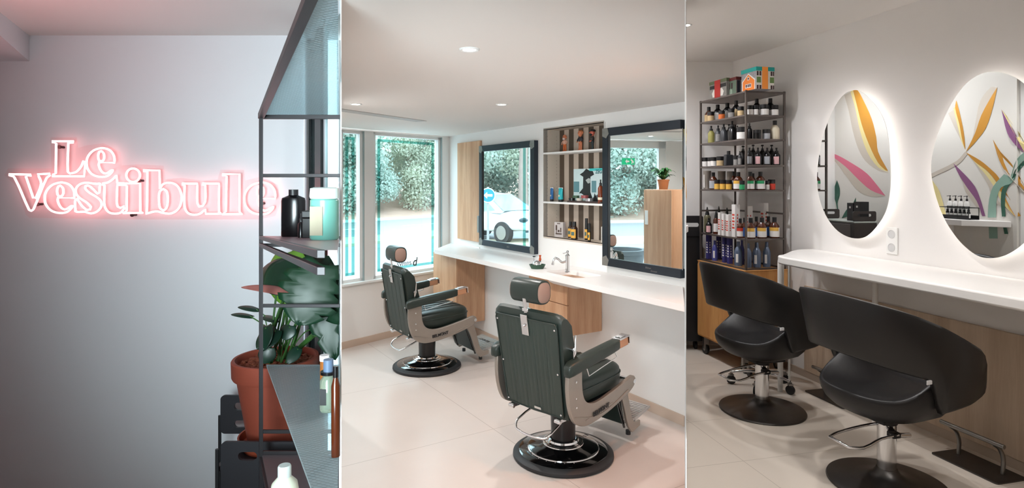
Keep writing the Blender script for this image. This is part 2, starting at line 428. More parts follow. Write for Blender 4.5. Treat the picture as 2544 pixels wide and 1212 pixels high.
# window wall: parapet, jambs, head
mb = MB()
def wwbox(mb, t0, t1, z0, z1, off0=-0.12, off1=0.0):
    a, b = ww(t0, z0, off0), ww(t1, z0, off0); return mb.para(a, b - a, WWALL.n * (off1 - off0), (0, 0, z1 - z0))
def tw(px): return 7.158 - WWALL.y(px)
wwbox(mb, -0.15, tw(1099), 0, ZC); wwbox(mb, tw(1099), 1.5, 0, 0.62); wwbox(mb, tw(1099), 2.3, 2.185, ZC)
wwbox(mb, 1.16, 1.5, 0.6, ZC); wwbox(mb, 2.22, 2.95, 0, ZC)
struct('wall_window_side', mb, WHITE, smooth=0)
mb = MB(); wwbox(mb, tw(1099), 1.16, 0.62, 0.645, -0.1, 0.03)
struct('trim_window_ledge', mb, FRAMEW, smooth=0, bevel=0.004)
def window(name, t0, t1, z0, z1, fw, film=True):
    mb = MB(); d0, d1 = -0.09, -0.03
    wwbox(mb, t0, t0 + fw, z0, z1, d0, d1); wwbox(mb, t1 - fw, t1, z0, z1, d0, d1); wwbox(mb, t0, t1, z0, z0 + fw, d0, d1); wwbox(mb, t0, t1, z1 - fw, z1, d0, d1)
    o = struct(name, mb, FRAMEW, smooth=0)
    mb = MB(); wwbox(mb, t0 + fw, t1 - fw, z0 + fw, z1 - fw, -0.062, -0.058); obj('window_pane', mb, glass('window_glass'), o, smooth=0)
    mb = MB(); wwbox(mb, t0 + 0.004, t0 + 0.012, z0, z1, -0.03, -0.026) if film else None
    if film:
        mb = MB(); i = fw + 0.035; b_ = 0.028
        for q in ((t0 + i, t0 + i + b_, z0 + i, z1 - i), (t1 - i - b_, t1 - i, z0 + i, z1 - i), (t0 + i, t1 - i, z0 + i, z0 + i + b_), (t0 + i, t1 - i, z1 - i - b_, z1 - i)): wwbox(mb, q[0], q[1], q[2], q[3], -0.057, -0.0555)
        obj('film_border', mb, glass('teal_window_film', (182, 224, 220), 1.0), o, smooth=0, label='teal film line')
    return o
MUL = (tw(930), tw(906))
window('window_2', tw(1099), MUL[0], 0.645, 2.185, 0.03)
window('window_3', MUL[1], 1.16, 0.645, 2.185, 0.03)
mb = MB(); wwbox(mb, MUL[0], MUL[1], 0.62, 2.2, -0.12, -0.01); struct('trim_window_post', mb, FRAMEW, smooth=0, bevel=0.004)
mb = MB(); wwbox(mb, MUL[1] - 0.003, MUL[1] + 0.003, 0.645, 2.185, -0.03, -0.008); wwbox(mb, tw(1099) - 0.001, tw(1099) + 0.003, 0.645, 2.185, -0.03, -0.002); struct('trim_window_gasket', mb, mat('dark_green_gasket', (150, 166, 168), 0.5), smooth=0)
# glazed exit door further along the same wall (seen in the big mirror)
mb = MB(); t0, t1 = 1.5, 2.22
wwbox(mb, t0, t0 + 0.07, 0, 2.185, -0.08, -0.02); wwbox(mb, t1 - 0.07, t1, 0, 2.185, -0.08, -0.02); wwbox(mb, t0, t1, 2.1, 2.185, -0.08, -0.02); wwbox(mb, t0, t1, 0, 0.1, -0.08, -0.02)
d1 = struct('door_1', mb, FRAMEW, smooth=0)
mb = MB(); wwbox(mb, t0 + 0.07, t1 - 0.07, 0.1, 2.1, -0.05, -0.045); obj('door_pane', mb, glass('window_glass'), d1, smooth=0)
mb = MB(); p = ww(t0 + 0.1, 1.0, 0.02); mb.cyl(p - Vector((0, 0, .15)), p + Vector((0, 0, .15)), 0.012); obj('door_handle', mb, STEEL, d1)
wallseg('wall_side', (KL * 4.25, 4.25), (-3.2, 4.25), 0, TOP, 0.1, WHITE, (0, -1, 0))
# baseboards
BB = mat('beige_baseboard', (196, 176, 160), 0.5)
mb = MB(); cwbox(mb, 1116.5, 1702.3, 0, 0.07, 0, 0.012); struct('baseboard_mirror_side', mb, BB, smooth=0)
mb = MB(); wwbox(mb, 0.012, 1.49, 0, 0.07, 0, 0.012); struct('baseboard_window_side', mb, BB, smooth=0)
mb = MB(); a, b = rw(1.0), rw(6.14); mb.para(a, b - a, RWALL.n * 0.012, (0, 0, 0.06)); struct('baseboard_right', mb, mat('stone_skirting', (176, 160, 144), 0.5), smooth=0)
# timber wainscot of the right room
WAIN = wood('pale_timber_panel', (204, 184, 162), (178, 156, 134), 'Z', 0.7)
mb = MB(); a, b = RWALL.at(2002, 0.06), rw(0.6, 0) + Vector((0, 0, 0.06)); mb.para(a, b - a, RWALL.n * 0.018, (0, 0, 0.72))
struct('trim_wainscot', mb, WAIN, smooth=0, bevel=0.002)

# ---- ceiling fittings
DISCE = mat('downlight_diffuser', (255, 250, 244), 0.5, emit=(255, 244, 232), estr=14)
def downlight(pos, label, watts, r=0.038, color=NEUTRAL, ang=166, fixture=True):
    if fixture:
        t = thing('ceiling_downlight', label, 'ceiling light', pos, group=None)
        obj('trim_ring', MB().lathe([(r * 0.72, 0.0), (r * 0.72, -0.004), (r, -0.006), (r * 1.12, -0.002), (r * 1.12, 0)], 40), FRAMEW, t, world=False)
        obj('diffuser', MB().lathe([(0, -0.0035), (r * 0.70, -0.0035), (r * 0.70, -0.001), (0, -0.001)], 32), DISCE, t, world=False)
    lamp('downlight_lamp', 'SPOT', Vector(pos) - Vector((0, 0, 0.02)), watts, color, size=0.035, spot=radians(ang))
downlight(onz(1166, 122, ZC), 'nearest round recessed ceiling spotlight above the barber chairs', 25)
downlight(onz(884, 258, ZC), 'small recessed ceiling spotlight beside the grey slot near the window', 36)
downlight(onz(1247, 259, ZC), 'small recessed ceiling spotlight between window and niche', 32)
downlight((0.70, 2.95, ZC), '', 30, fixture=False, color=(1.0, 0.38, 0.16), ang=80); downlight((0.5, -0.8, ZC), '', 14, fixture=False, color=(1.0, 0.7, 0.5))  # unseen lamps without fixtures, added to warm the floor and near area
downlight(onz(1705, 62, ZR), 'recessed ceiling spotlight half hidden at the left edge of the mirror room', 34, color=(.97, .97, 1.0))
for x, y in ((1.5, 2.9), (2.3, 1.6), (0.9, 1.2)):
    p = (x, y, ZR)
    downlight(p, 'recessed ceiling spotlight over the styling chairs, outside the direct view' if y > 2 else ('recessed ceiling spotlight near the room entrance by the mirror wall' if x > 2 else 'recessed ceiling spotlight near the partition edge'), 38, color=(1.0, .97, .95), ang=112)
mb = MB(); a, b = onz(850, 270, ZC), onz(1060, 300, ZC); d = (b - a).normalized(); s = Vector((-d.y, d.x, 0)) * 0.12
mb.para(a, b - a, s, (0, 0, -0.004)); tag(obj('ceiling_vent', mb, mat('grey_vent', (178, 176, 174), 0.6), smooth=0), 'long narrow grey slot vent in the ceiling before the window', 'vent')
# ================================================================ LEFT ROOM
# ---- neon sign, traced as tube outlines on a clear backing
def sg(x, y, Y=2.955): return P(x / 2.958, y / 2.958 + 300, Y)
NEON = mat('pink_neon_tube', (255, 190, 190), 0.4, emit=(255, 178, 178), estr=2.2)
ACR = glass('sign_backing_acrylic', (255, 250, 250), 1.0, refl=0.015)
LET = {
 'L': [[(385,150),(540,150),(538,160),(502,164),(498,370),(515,388),(560,375),(595,338),(612,297),(628,295),(618,408),(385,407),(388,395),(410,386),(413,166),(386,158)]],
 'e': [[(842,308),(838,260),(812,220),(770,202),(730,203),(682,222),(645,265),(636,310),(645,355),(682,396),(740,412),(790,405),(822,378),(830,362),(815,366),(790,383),(768,386),(745,370),(728,335),(725,306)],[(745,222),(762,240),(766,270),(758,292),(738,298),(725,285),(722,250),(730,228)]],
 'V': [[(68,392),(225,395),(228,403),(190,408),(245,568),(262,570),(302,462),(278,393),(365,388),(368,400),(340,425),(247,648),(230,662),(213,652),(105,415),(70,401)]],
 's': [[(735,458),(730,530),(715,535),(680,498),(650,477),(628,480),(628,500),(660,530),(710,560),(742,592),(744,630),(715,665),(670,680),(620,668),(575,670),(555,666),(552,590),(566,572),(598,620),(635,655),(662,652),(668,632),(640,602),(590,570),(562,540),(558,500),(585,468),(630,455),(680,460),(715,463)]],
 't': [[(855,400),(862,456),(930,460),(926,470),(862,472),(858,600),(865,630),(885,640),(912,628),(915,640),(890,672),(850,682),(800,672),(772,635),(766,600),(768,475),(750,470),(755,460),(792,453),(830,428)]],
 'i': [[(893,461),(1030,460),(1031,665),(1050,676),(905,678),(930,662),(932,478),(896,470)],[(978,350),(1014,365),(1029,400),(1014,435),(978,450),(942,435),(928,400),(942,365)]],
 'b': [[(1055,363),(1172,365),(1175,500),(1200,465),(1250,455),(1300,475),(1330,530),(1335,580),(1312,645),(1260,680),(1200,677),(1150,665),(1075,682),(1080,640),(1083,376),(1057,371)],[(1200,500),(1225,520),(1233,580),(1223,640),(1200,660),(1176,640),(1168,580),(1174,520)]],
 'u': [[(1340,460),(1450,462),(1450,600),(1462,630),(1490,625),(1508,590),(1508,475),(1488,469),(1490,460),(1610,462),(1610,668),(1625,682),(1512,684),(1508,650),(1470,682),(1420,690),(1375,672),(1355,620),(1357,475),(1340,469)]],
 'l': [[(1635,392),(1760,392),(1760,668),(1780,685),(1635,686),(1660,668),(1665,407),(1636,400)]],
}
e0 = LET['e']
def shift(pl, s, dx, dy): return [[((x - 738) * s + dx, (y - 308) * s + dy) for x, y in c] for c in pl]
sign = thing('neon_sign', 'glowing pink neon sign of outlined letters on the pale grey wall', 'neon sign', P(350, 533, 2.999))
for key, cont in (('L', LET['L']), ('e', e0), ('V', LET['V']), ('e', shift(e0, 1.06, 437, 567)), ('s', LET['s']), ('t', LET['t']), ('i', LET['i']), ('b', LET['b']), ('u', LET['u']), ('l', LET['l']), ('e', shift(e0, 1.11, 1908, 572))):
    mb = MB()
    for c in cont: mb.tube(smooth_path([sg(x, y) for x, y in c], True, 4, 48), 0.0049, 8, closed=True)
    obj('letter_tube', mb, NEON, sign, smooth=60)
def sg2(x, y): return P(x / 2.958, y / 2.958 + 300, 2.975)
back = [(370,120),(560,120),(570,200),(640,180),(760,165),(880,230),(890,330),(1000,320),(1200,330),(1210,430),(1330,420),(1480,440),(1600,430),(1620,360),(1790,360),(1800,440),(1920,410),(2040,470),(2060,600),(2020,700),(1900,725),(900,725),(215,712),(190,690),(120,480),(30,400),(60,350),(380,350)]
mb = MB(); mb.prism([sg2(*p) for p in back], (0, 0.004, 0)); obj('backing_panel', mb, ACR, sign, smooth=0, label='clear acrylic backing')
for x, y in ((470, 195), (312, 612), (1052, 440), (1942, 606), (1000, 690)):
    p = P(x / 2.958, y / 2.958 + 300, 2.999); mb = MB().cyl(p, p - Vector((0, 0.03, 0)), 0.006).cyl(p - Vector((0, .028, 0)), p - Vector((0, 0.034, 0)), 0.009)
    obj('standoff', mb, mat('dark_standoff', (70, 50, 52), 0.4, 0.6), sign)
lamp('pink_ceiling_fill', 'AREA', (-1.9, 1.7, 1.98), 3.2, color=(1.0, 0.42, 0.42), size=1.3, direction=(0.0, 0.15, 1))  # added unseen lamp tinting the ceiling pink, separate from the sign

# ---- metal and ribbed glass shelving rack, close to the lens
V = Vector((-0.4913, 1, -0.0693)); D = -V
RP = P(648, 455, 2.3); RX, RY = RP.x, 2.3
def rk(dx, dd, z):                                   # dx across from the far left post, dd towards the lens
    return Vector((RX + dx, RY, z)) + D * dd
def xlim(dd, eps=0.006): return KL * (RY - dd) - eps - (RX + D.x * dd)
RMET = mat('dark_rack_metal', (52, 50, 52), 0.42, 0.35)
rack = thing('shelving_rack', 'dark metal rack with ribbed glass shelves in front of the neon sign wall', 'shelf rack', (RX, RY, 0))
b = 0.015
def post(dd, z0, z1):
    obj('post', MB().para(rk(-b / 2, dd, z0), (b, 0, 0), D * b, (0, 0, z1 - z0)), RMET, rack, smooth=0, bevel=0.0015)
post(0, 0.0, 1.912)
LV = [0.60, 0.955, 1.448, 1.906]
def side_rail(z, d1, h=0.014, w_=0.014, name='side_rail'):
    obj(name, MB().para(rk(-w_ / 2, 0.01, z), (w_, 0, 0), D * d1, (0, 0, h)), RMET, rack, smooth=0, bevel=0.0012)
def far_rail(z, h=0.013): obj('rail', MB().para(rk(0, 0.0, z), (xlim(0), 0, 0), D * 0.012, (0, 0, h)), RMET, rack, smooth=0, bevel=0.0012)
for z in (0.62, 1.672, 1.178, 0.70): far_rail(z)
side_rail(1.894, 1.36, 0.02, 0.024); far_rail(1.893, 0.016)
side_rail(1.436, 1.3); side_rail(1.408, 1.3); far_rail(1.436); far_rail(1.408)
side_rail(0.60, 1.2)
def ribbed(name):
    m = bpy.data.materials.new(name); m.use_nodes = True; nt = m.node_tree; N = nt.nodes; Lk = nt.links; b_ = N['Principled BSDF']
    b_.inputs['Base Color'].default_value = lin((206, 226, 230)); b_.inputs['Roughness'].default_value = 0.12; b_.inputs['Transmission Weight'].default_value = 0.72; b_.inputs['IOR'].default_value = 1.2
    tc = N.new('ShaderNodeTexCoord'); mp = N.new('ShaderNodeMapping'); Lk.new(tc.outputs['Object'], mp.inputs[0]); mp.inputs['Rotation'].default_value = (0, 0, 0.45)
    wv = N.new('ShaderNodeTexWave'); wv.bands_direction = 'X'; wv.inputs['Scale'].default_value = 26; Lk.new(mp.outputs[0], wv.inputs['Vector'])
    w2 = N.new('ShaderNodeTexWave'); w2.bands_direction = 'Y'; w2.inputs['Scale'].default_value = 30; Lk.new(mp.outputs[0], w2.inputs['Vector'])
    ad = N.new('ShaderNodeMath'); Lk.new(wv.outputs['Fac'], ad.inputs[0]); Lk.new(w2.outputs['Fac'], ad.inputs[1])
    bp = N.new('ShaderNodeBump'); bp.inputs['Strength'].default_value = 0.9; bp.inputs['Distance'].default_value = 0.004; Lk.new(ad.outputs[0], bp.inputs['Height']); Lk.new(bp.outputs[0], b_.inputs['Normal'])
    return m
def ribbed2(name):
    m = ribbed(name); nt = m.node_tree; N = nt.nodes; Lk = nt.links; b_ = N['Principled BSDF']; out = N['Material Output']
    b_.inputs['Transmission Weight'].default_value = 0.0; b_.inputs['Roughness'].default_value = 0.18; b_.inputs['Base Color'].default_value = lin((224, 238, 242))
    tr_ = N.new('ShaderNodeBsdfTransparent'); tr_.inputs[0].default_value = lin((214, 232, 236)); tl = N.new('ShaderNodeBsdfTranslucent'); tl.inputs[0].default_value = lin((220, 236, 240))
    bpn = [n for n in N if n.type == 'BUMP'][0]; Lk.new(bpn.outputs[0], tl.inputs['Normal'])
    m1_ = N.new('ShaderNodeMixShader'); m1_.inputs[0].default_value = 0.5; Lk.new(b_.outputs[0], m1_.inputs[1]); Lk.new(tl.outputs[0], m1_.inputs[2])
    m2_ = N.new('ShaderNodeMixShader'); m2_.inputs[0].default_value = 0.6; Lk.new(m1_.outputs[0], m2_.inputs[1]); Lk.new(tr_.outputs[0], m2_.inputs[2]); Lk.new(m2_.outputs[0], out.inputs[0]); return m
RIB = ribbed2('ribbed_shelf_glass')
def shelfpoly(z, d0, d1, th, x0=0.004, n=2):
    pts = [rk(x0, d0, z), rk(xlim(d0), d0, z), rk(xlim(d1), d1, z), rk(x0, d1, z)]
    return MB().prism(pts, (0, 0, th))
obj('glass_shelf', shelfpoly(1.909, 0.012, 1.3, 0.006), RIB, rack, smooth=0)
obj('glass_shelf', shelfpoly(0.955, 0.012, 1.3, 0.007, 0.02), RIB, rack, smooth=0)
obj('metal_shelf', shelfpoly(1.440, 0.012, 1.3, 0.009), mat('pink_lit_rack_shelf', (142, 108, 114), 0.35, 0.3), rack, smooth=0, label='solid grey metal shelf')  # pink light is put into the grey shelf's colour
obj('metal_shelf', shelfpoly(0.612, 0.012, 1.2, 0.008), mat('grey_rack_shelf', (120, 112, 116), 0.35, 0.4), rack, smooth=0)
def shz(z, Y): return z + 0.0693 * (RY - Y)
def bot(px, Y, z, r): return Vector(((px - CX) / FPX * Y, Y, z))

def bottle(name, label, cat, loc, parts, group=None, rotz=0):
    """parts: (part name, profile or ('box', w, d, z0, z1), material[, sx, sy])"""
    t = thing(name, label, cat, loc, rotz, group)
    for p in parts:
        nm, g, m = p[:3]
        if g[0] == 'box': obj(nm, MB().box((0, 0, (g[3] + g[4]) / 2), (g[1], g[2], g[4] - g[3])), m, t, world=False, bevel=min(g[1], g[2]) * 0.08)
        else: obj(nm, MB().lathe(g, 24, sx=p[3] if len(p) > 3 else 1, sy=p[4] if len(p) > 4 else 1), m, t, world=False, smooth=40)
    return t
BLKG = mat('black_gloss_plastic', (14, 14, 16), 0.22)
BLKB = mat('black_matt_plastic', (26, 26, 28), 0.45)
AMB = mat('amber_glass', (74, 32, 14), 0.15, coat=0.3)
CREAM = mat('cream_label', (226, 214, 188), 0.6)
LWHITE = mat('white_label', (230, 228, 226), 0.6)
# middle shelf
z = shz(1.449, 2.15)
bottle('toiletry_bottle', 'large black rectangular bottle with ribbed cap, tallest on the rack middle shelf', 'bottle', bot(729, 2.15, z, 0), [
    ('body', [(0, 0), (0.040, 0), (0.043, 0.004), (0.043, 0.128), (0.040, 0.138), (0.020, 0.146), (0.014, 0.15), (0, 0.15)], BLKG, 1, 0.6),
    ('cap', [(0, 0.148), (0.0165, 0.148), (0.0165, 0.168), (0, 0.168)], BLKB)])
z = shz(1.449, 1.98)
bottle('dropper_bottle', 'small dark dropper bottle with a pink-lit edge in front of the black bottle', 'bottle', bot(748, 1.98, z, 0), [
    ('body', [(0, 0), (0.010, 0), (0.010, 0.045), (0.005, 0.052), (0, 0.052)], BLKG), ('cap', [(0, 0.052), (0.006, 0.052), (0.006, 0.062), (0.003, 0.066), (0.0025, 0.08), (0, 0.081)], BLKB)])
bottle('cosmetic_jar', 'dark square jar between the dropper bottle and the green jug', 'jar', bot(767, 1.95, shz(1.449, 1.95), 0), [
    ('body', ('box', 0.034, 0.03, 0, 0.065), BLKG), ('lid', ('box', 0.036, 0.032, 0.066, 0.088), BLKB)])
GREENL = mat('pale_green_liquid_plastic', (120, 186, 172), 0.25, trans=0.2)
z = shz(1.449, 1.7)
jug = bottle('shampoo_jug', 'pale green plastic jug with a white lid at the right end of the middle shelf', 'bottle', bot(806, 1.7, z, 0), [
    ('body', [(0, 0), (0.038, 0), (0.042, 0.006), (0.041, 0.112), (0.030, 0.122), (0, 0.122)], GREENL, 0.96, 0.8),
    ('lid', [(0, 0.118), (0.040, 0.116), (0.042, 0.122), (0.040, 0.145), (0.030, 0.148), (0, 0.148)], mat('translucent_white_plastic', (206, 226, 222), 0.3), 0.98, 0.8)])
obj('label', MB().box((-0.012, -0.0345, 0.055), (0.035, 0.002, 0.08)), mat('beige_label', (158, 150, 128), 0.6), jug, world=False)
# lower glass shelf and the one below it
z = shz(0.963, 1.72)
cb = bottle('spray_bottle', 'clear glass bottle with a blue-grey cap on the ribbed glass shelf', 'bottle', bot(816, 1.72, z, 0), [
    ('body', [(0, 0), (0.022, 0), (0.024, 0.004), (0.024, 0.085), (0.014, 0.1), (0.012, 0.105), (0, 0.105)], mat('clear_bottle_glass', (196, 214, 190), 0.05, trans=0.7)),
    ('collar', [(0.0, 0.104), (0.022, 0.104), (0.022, 0.112), (0, 0.112)], BLKG), ('cap', [(0, 0.112), (0.014, 0.112), (0.014, 0.145), (0, 0.147)], mat('blue_grey_cap', (92, 112, 138), 0.4))])
obj('label', MB().box((-0.008, -0.0225, 0.045), (0.018, 0.003, 0.045)), BLKB, cb, world=False)
bottle('amber_bottle', 'tall slim brown bottle cut off by the right edge of the rack', 'bottle', bot(834, 1.38, shz(0.963, 1.38), 0), [
    ('body', [(0, 0), (0.010, 0), (0.010, 0.16), (0.005, 0.18), (0, 0.18)], AMB), ('cap', [(0, 0.18), (0.006, 0.18), (0.006, 0.205), (0, 0.205)], BLKG)])
bottle('amber_jar', 'small amber jar with white lid behind the clear bottle', 'jar', bot(806, 1.95, shz(0.963, 1.95), 0), [
    ('body', [(0, 0), (0.014, 0), (0.014, 0.09), (0, 0.09)], mat('orange_amber', (150, 90, 40), 0.3)), ('lid', [(0, 0.09), (0.015, 0.09), (0.015, 0.108), (0, 0.108)], LWHITE)])
z = shz(0.621, 1.62)
bottle('lotion_bottle', 'translucent white bottle standing lowest, at the bottom edge by the trolley', 'bottle', bot(707, 1.62, z, 0), [
    ('body', [(0, 0), (0.034, 0), (0.036, 0.005), (0.036, 0.16), (0.033, 0.178), (0.02, 0.192), (0.017, 0.196), (0, 0.196)], mat('milky_plastic', (214, 220, 200), 0.3)),
    ('cap', [(0, 0.196), (0.0175, 0.196), (0.0175, 0.222), (0.015, 0.226), (0, 0.226)], mat('milky_cap', (200, 212, 208), 0.3))])

# ---- trolley
TB = mat('charcoal_trolley_plastic', (40, 40, 44), 0.5)
tro = thing('trolley', 'charcoal plastic trolley with slotted handles under the potted plant', 'trolley', (-1.02, 2.6, 0))
def panel(px0, px1, y0, y1, Y, slots, name):
    a = P(px0, y1, Y); M = frame_m(a, (1, 0, 0), (0, 0, 1)); k = Y / FPX
    Wd, Ht = (px1 - px0) * k, (y1 - y0) * k
    holes = [rrect((s[0] - px0) * k, (y1 - s[3]) * k, (s[2] - px0) * k, (y1 - s[1]) * k, (s[3] - s[1]) * k * 0.49) for s in slots]
    M.translation = M.translation - wloc(tro)
    holed(name, rrect(0, 0, Wd, Ht, 0.02), holes, 0.012, TB, tro, M)
panel(549, 780, 981, 1076, 2.80, [(583, 999, 640, 1018), (583, 1043, 640, 1061)], 'end_panel')
panel(550, 752, 1096, 1290, 2.395, [(593, 1121, 640, 1142)], 'end_panel')
obj('tray', MB().box((-1.03, 2.6, 0.515), (0.30, 0.40, 0.02)), TB, tro, bevel=0.004)
obj('tray', MB().box((-1.03, 2.6, 0.20), (0.30, 0.40, 0.02)), TB, tro, bevel=0.004)
for x, y in ((-1.36, 2.81), (-1.165, 2.385), (-0.91, 2.72), (-0.90, 2.42)):
    t_ = 1.0 if x < -1.3 else 0.66
    obj('post', MB().cyl((x, y, 0.07), (x, y, 0.52 if x > -1.1 else (0.57 if x < -1.3 else 0.6)), 0.007), BLACKM, tro)
    c = obj('caster', MB().cyl((x - 0.012, y, 0.035), (x + 0.012, y, 0.035), 0.035).box((x, y, 0.06), (0.03, 0.03, 0.03)), BLKB, tro)

# ---- monstera in a terracotta pot
TERRA = mat('terracotta', (132, 60, 42), 0.7, var=0.12, scale=12, bump=0.2, bscale=80)
pc = Vector(((686 - CX) / FPX * 2.6, 2.6, 0.526))
plant = thing('potted_monstera', 'green monstera plant in a large terracotta pot on the trolley', 'plant', pc)
obj('pot', MB().lathe([(0, 0.02), (0.105, 0.02), (0.112, 0.024), (0.158, 0.30), (0.172, 0.302), (0.176, 0.31), (0.178, 0.372), (0.174, 0.378), (0.163, 0.378), (0.160, 0.37), (0.152, 0.34), (0, 0.34)], 56), TERRA, plant, world=False, smooth=35)
obj('saucer', MB().lathe([(0, 0), (0.13, 0), (0.15, 0.03), (0.153, 0.05), (0.146, 0.05), (0.138, 0.02), (0, 0.018)], 48), mat('terracotta_saucer', (150, 66, 40), 0.65, var=0.1), plant, world=False)
random.seed(4); mb = MB()
for i in range(520):
    a = random.uniform(0, 2 * pi); r = 0.148 * sqrt(random.random()); s = random.uniform(0.007, 0.012)
    mb.ell((r * cos(a), r * sin(a), 0.345 + random.uniform(0, 0.012)), (s, s * random.uniform(.7, 1), s * .8), 6, 4)
o = obj('clay_pebbles', mb, mat('clay_pebbles', (120, 62, 40), 0.85, var=0.35, scale=60), plant, world=False); o['kind'] = 'stuff'
LEAFG = mat('monstera_leaf', (15, 48, 29), 0.42, var=0.25, scale=5)
LEAFY = mat('young_monstera_leaf', (92, 136, 44), 0.4, var=0.2, scale=5)
LEAFP = mat('reddish_leaf', (150, 92, 84), 0.4, var=0.2, scale=5)
LEAFD = mat('dark_small_leaf', (18, 46, 34), 0.35, var=0.2, scale=6)
STEM = mat('leaf_stem', (52, 92, 40), 0.5)
def leaf_mesh(L, W, split=True, curl=0.25):
    """heart-shaped leaf in the xy plane, tip towards +y, lobed when split; returns builder in local coordinates"""
    mb = MB(); n = 22; rows = []
    for i in range(n + 1):
        t = i / n; y = -0.12 * L * (1 - t) ** 3 + L * t
        wd = W * 0.5 * (sin(pi * min(1, (t * 0.93 + 0.07))) ** 0.62) * (1.16 - 0.35 * t)
        if split and 2 < i < n - 2 and i % 4 == 0: wd *= 0.62
        back = -0.16 * L * (1 - t) ** 2
        row = []
        for j in range(-5, 6):
            s = j / 5; x = s * wd; yy = y + back * abs(s) ** 1.2 + 0.06 * L * abs(s)
            z = -curl * L * (t - 0.35) ** 2 - 0.16 * abs(x) * abs(s) + 0.012 * L * (1 if j % 2 else -1) * abs(s) * 0.6
            row.append(Vector((x, yy, z)))
        rows.append(row)
    mb.grid(rows); return mb
def clampx(p): p.x = min(p.x, KL * p.y - 0.008); return p
def leaf(base, tip, W, normal, m, split=True, curl=0.25, name='leaf'):
    base, tip = Vector(base), Vector(tip); d = tip - base; L = d.length; yv = d.normalized(); zv = Vector(normal); zv = (zv - yv * zv.dot(yv)).normalized(); xv = yv.cross(zv)
    M = Matrix((xv, yv, zv)).transposed(); mb = leaf_mesh(L, W, split, curl); mb.v = [clampx(base + M @ p) for p in mb.v]
    o = obj(name, mb, m, plant, smooth=80); s = o.modifiers.new('thick', 'SOLIDIFY'); s.thickness = 0.0015
    return o
def stem(base, r=0.005, sag=0.0, foot=None):
    f = foot or pc + Vector((random.uniform(-.05, .05), random.uniform(-.04, .04), 0.35)); b_ = Vector(base)
    mid = f.lerp(b_, 0.5) + Vector((0, 0, 0.05)) + Vector((sag, 0, 0)); obj('stem', MB().tube(smooth_path([f, mid, b_], sub=7), r, 8, radii=None), STEM, plant)
LV_ = [  # base px, tip px, depth base/tip, width, normal, material, split
 ((745, 665), (668, 715), 2.55, 2.42, 0.17, (0.3, -1, 0.45), LEAFG, False),
 ((712, 640), (705, 752), 2.62, 2.56, 0.20, (-0.2, -1, 0.3), LEAFY, False),
 ((700, 650), (655, 700), 2.60, 2.52, 0.15, (-0.4, -1, 0.3), LEAFG, False),
 ((795, 672), (742, 800), 2.36, 2.30, 0.26, (0.25, -1, 0.25), LEAFG, True),
 ((803, 690), (846, 800), 2.42, 2.38, 0.20, (-0.3, -1, 0.3), LEAFG, True),
 ((740, 640), (800, 628), 2.66, 2.60, 0.20, (0, -1, 0.4), LEAFG, True),
 ((790, 668), (828, 880), 2.50, 2.40, 0.17, (0.2, -1, 0.15), LEAFG, True),
 ((737, 728), (610, 705), 2.45, 2.38, 0.05, (0.1, -0.55, 1), LEAFP, False),
 ((637, 768), (594, 760), 2.6, 2.58, 0.035, (0.2, -0.5, 1), LEAFD, False),
 ((622, 785), (577, 778), 2.6, 2.58, 0.03, (0.2, -0.5, 1), LEAFD, False),
 ((658, 786), (690, 796), 2.6, 2.58, 0.04, (0.2, -0.5, 1), LEAFD, False),
 ((683, 822), (640, 862), 2.48, 2.42, 0.085, (-0.2, -1, 0.3), LEAFD, False),
 ((660, 815), (650, 868), 2.46, 2.42, 0.08, (-0.5, -1, 0.3), LEAFD, False),
 ((720, 812), (705, 842), 2.52, 2.5, 0.07, (0, -1, 0.3), LEAFD, False),
 ((668, 868), (655, 902), 2.45, 2.44, 0.07, (0.3, -1, 0.4), LEAFD, False),
 ((786, 815), (826, 858), 2.5, 2.46, 0.04, (0.5, -1, 0.3), LEAFG, False),
 ((740, 868), (715, 900), 2.5, 2.46, 0.05, (0.2, -1, 0.4), LEAFD, False),
]
for (b0, t0_, yb, yt, wd, nn, m, sp) in LV_:
    B_, T_ = P(b0[0], b0[1], yb), P(t0_[0], t0_[1], yt)
    leaf(B_, T_, wd, nn, m, sp); stem(B_, 0.0045 if wd > 0.1 else 0.0028, sag=0.02 if b0[0] > 760 else 0.0)
for px, py, y_ in ((715, 690, 2.6), (725, 700, 2.64), (740, 690, 2.62), (783, 760, 2.6), (800, 690, 2.55)): stem(P(px, py, y_), 0.006)
stem(P(785, 830, 2.55), 0.011, sag=0.05)
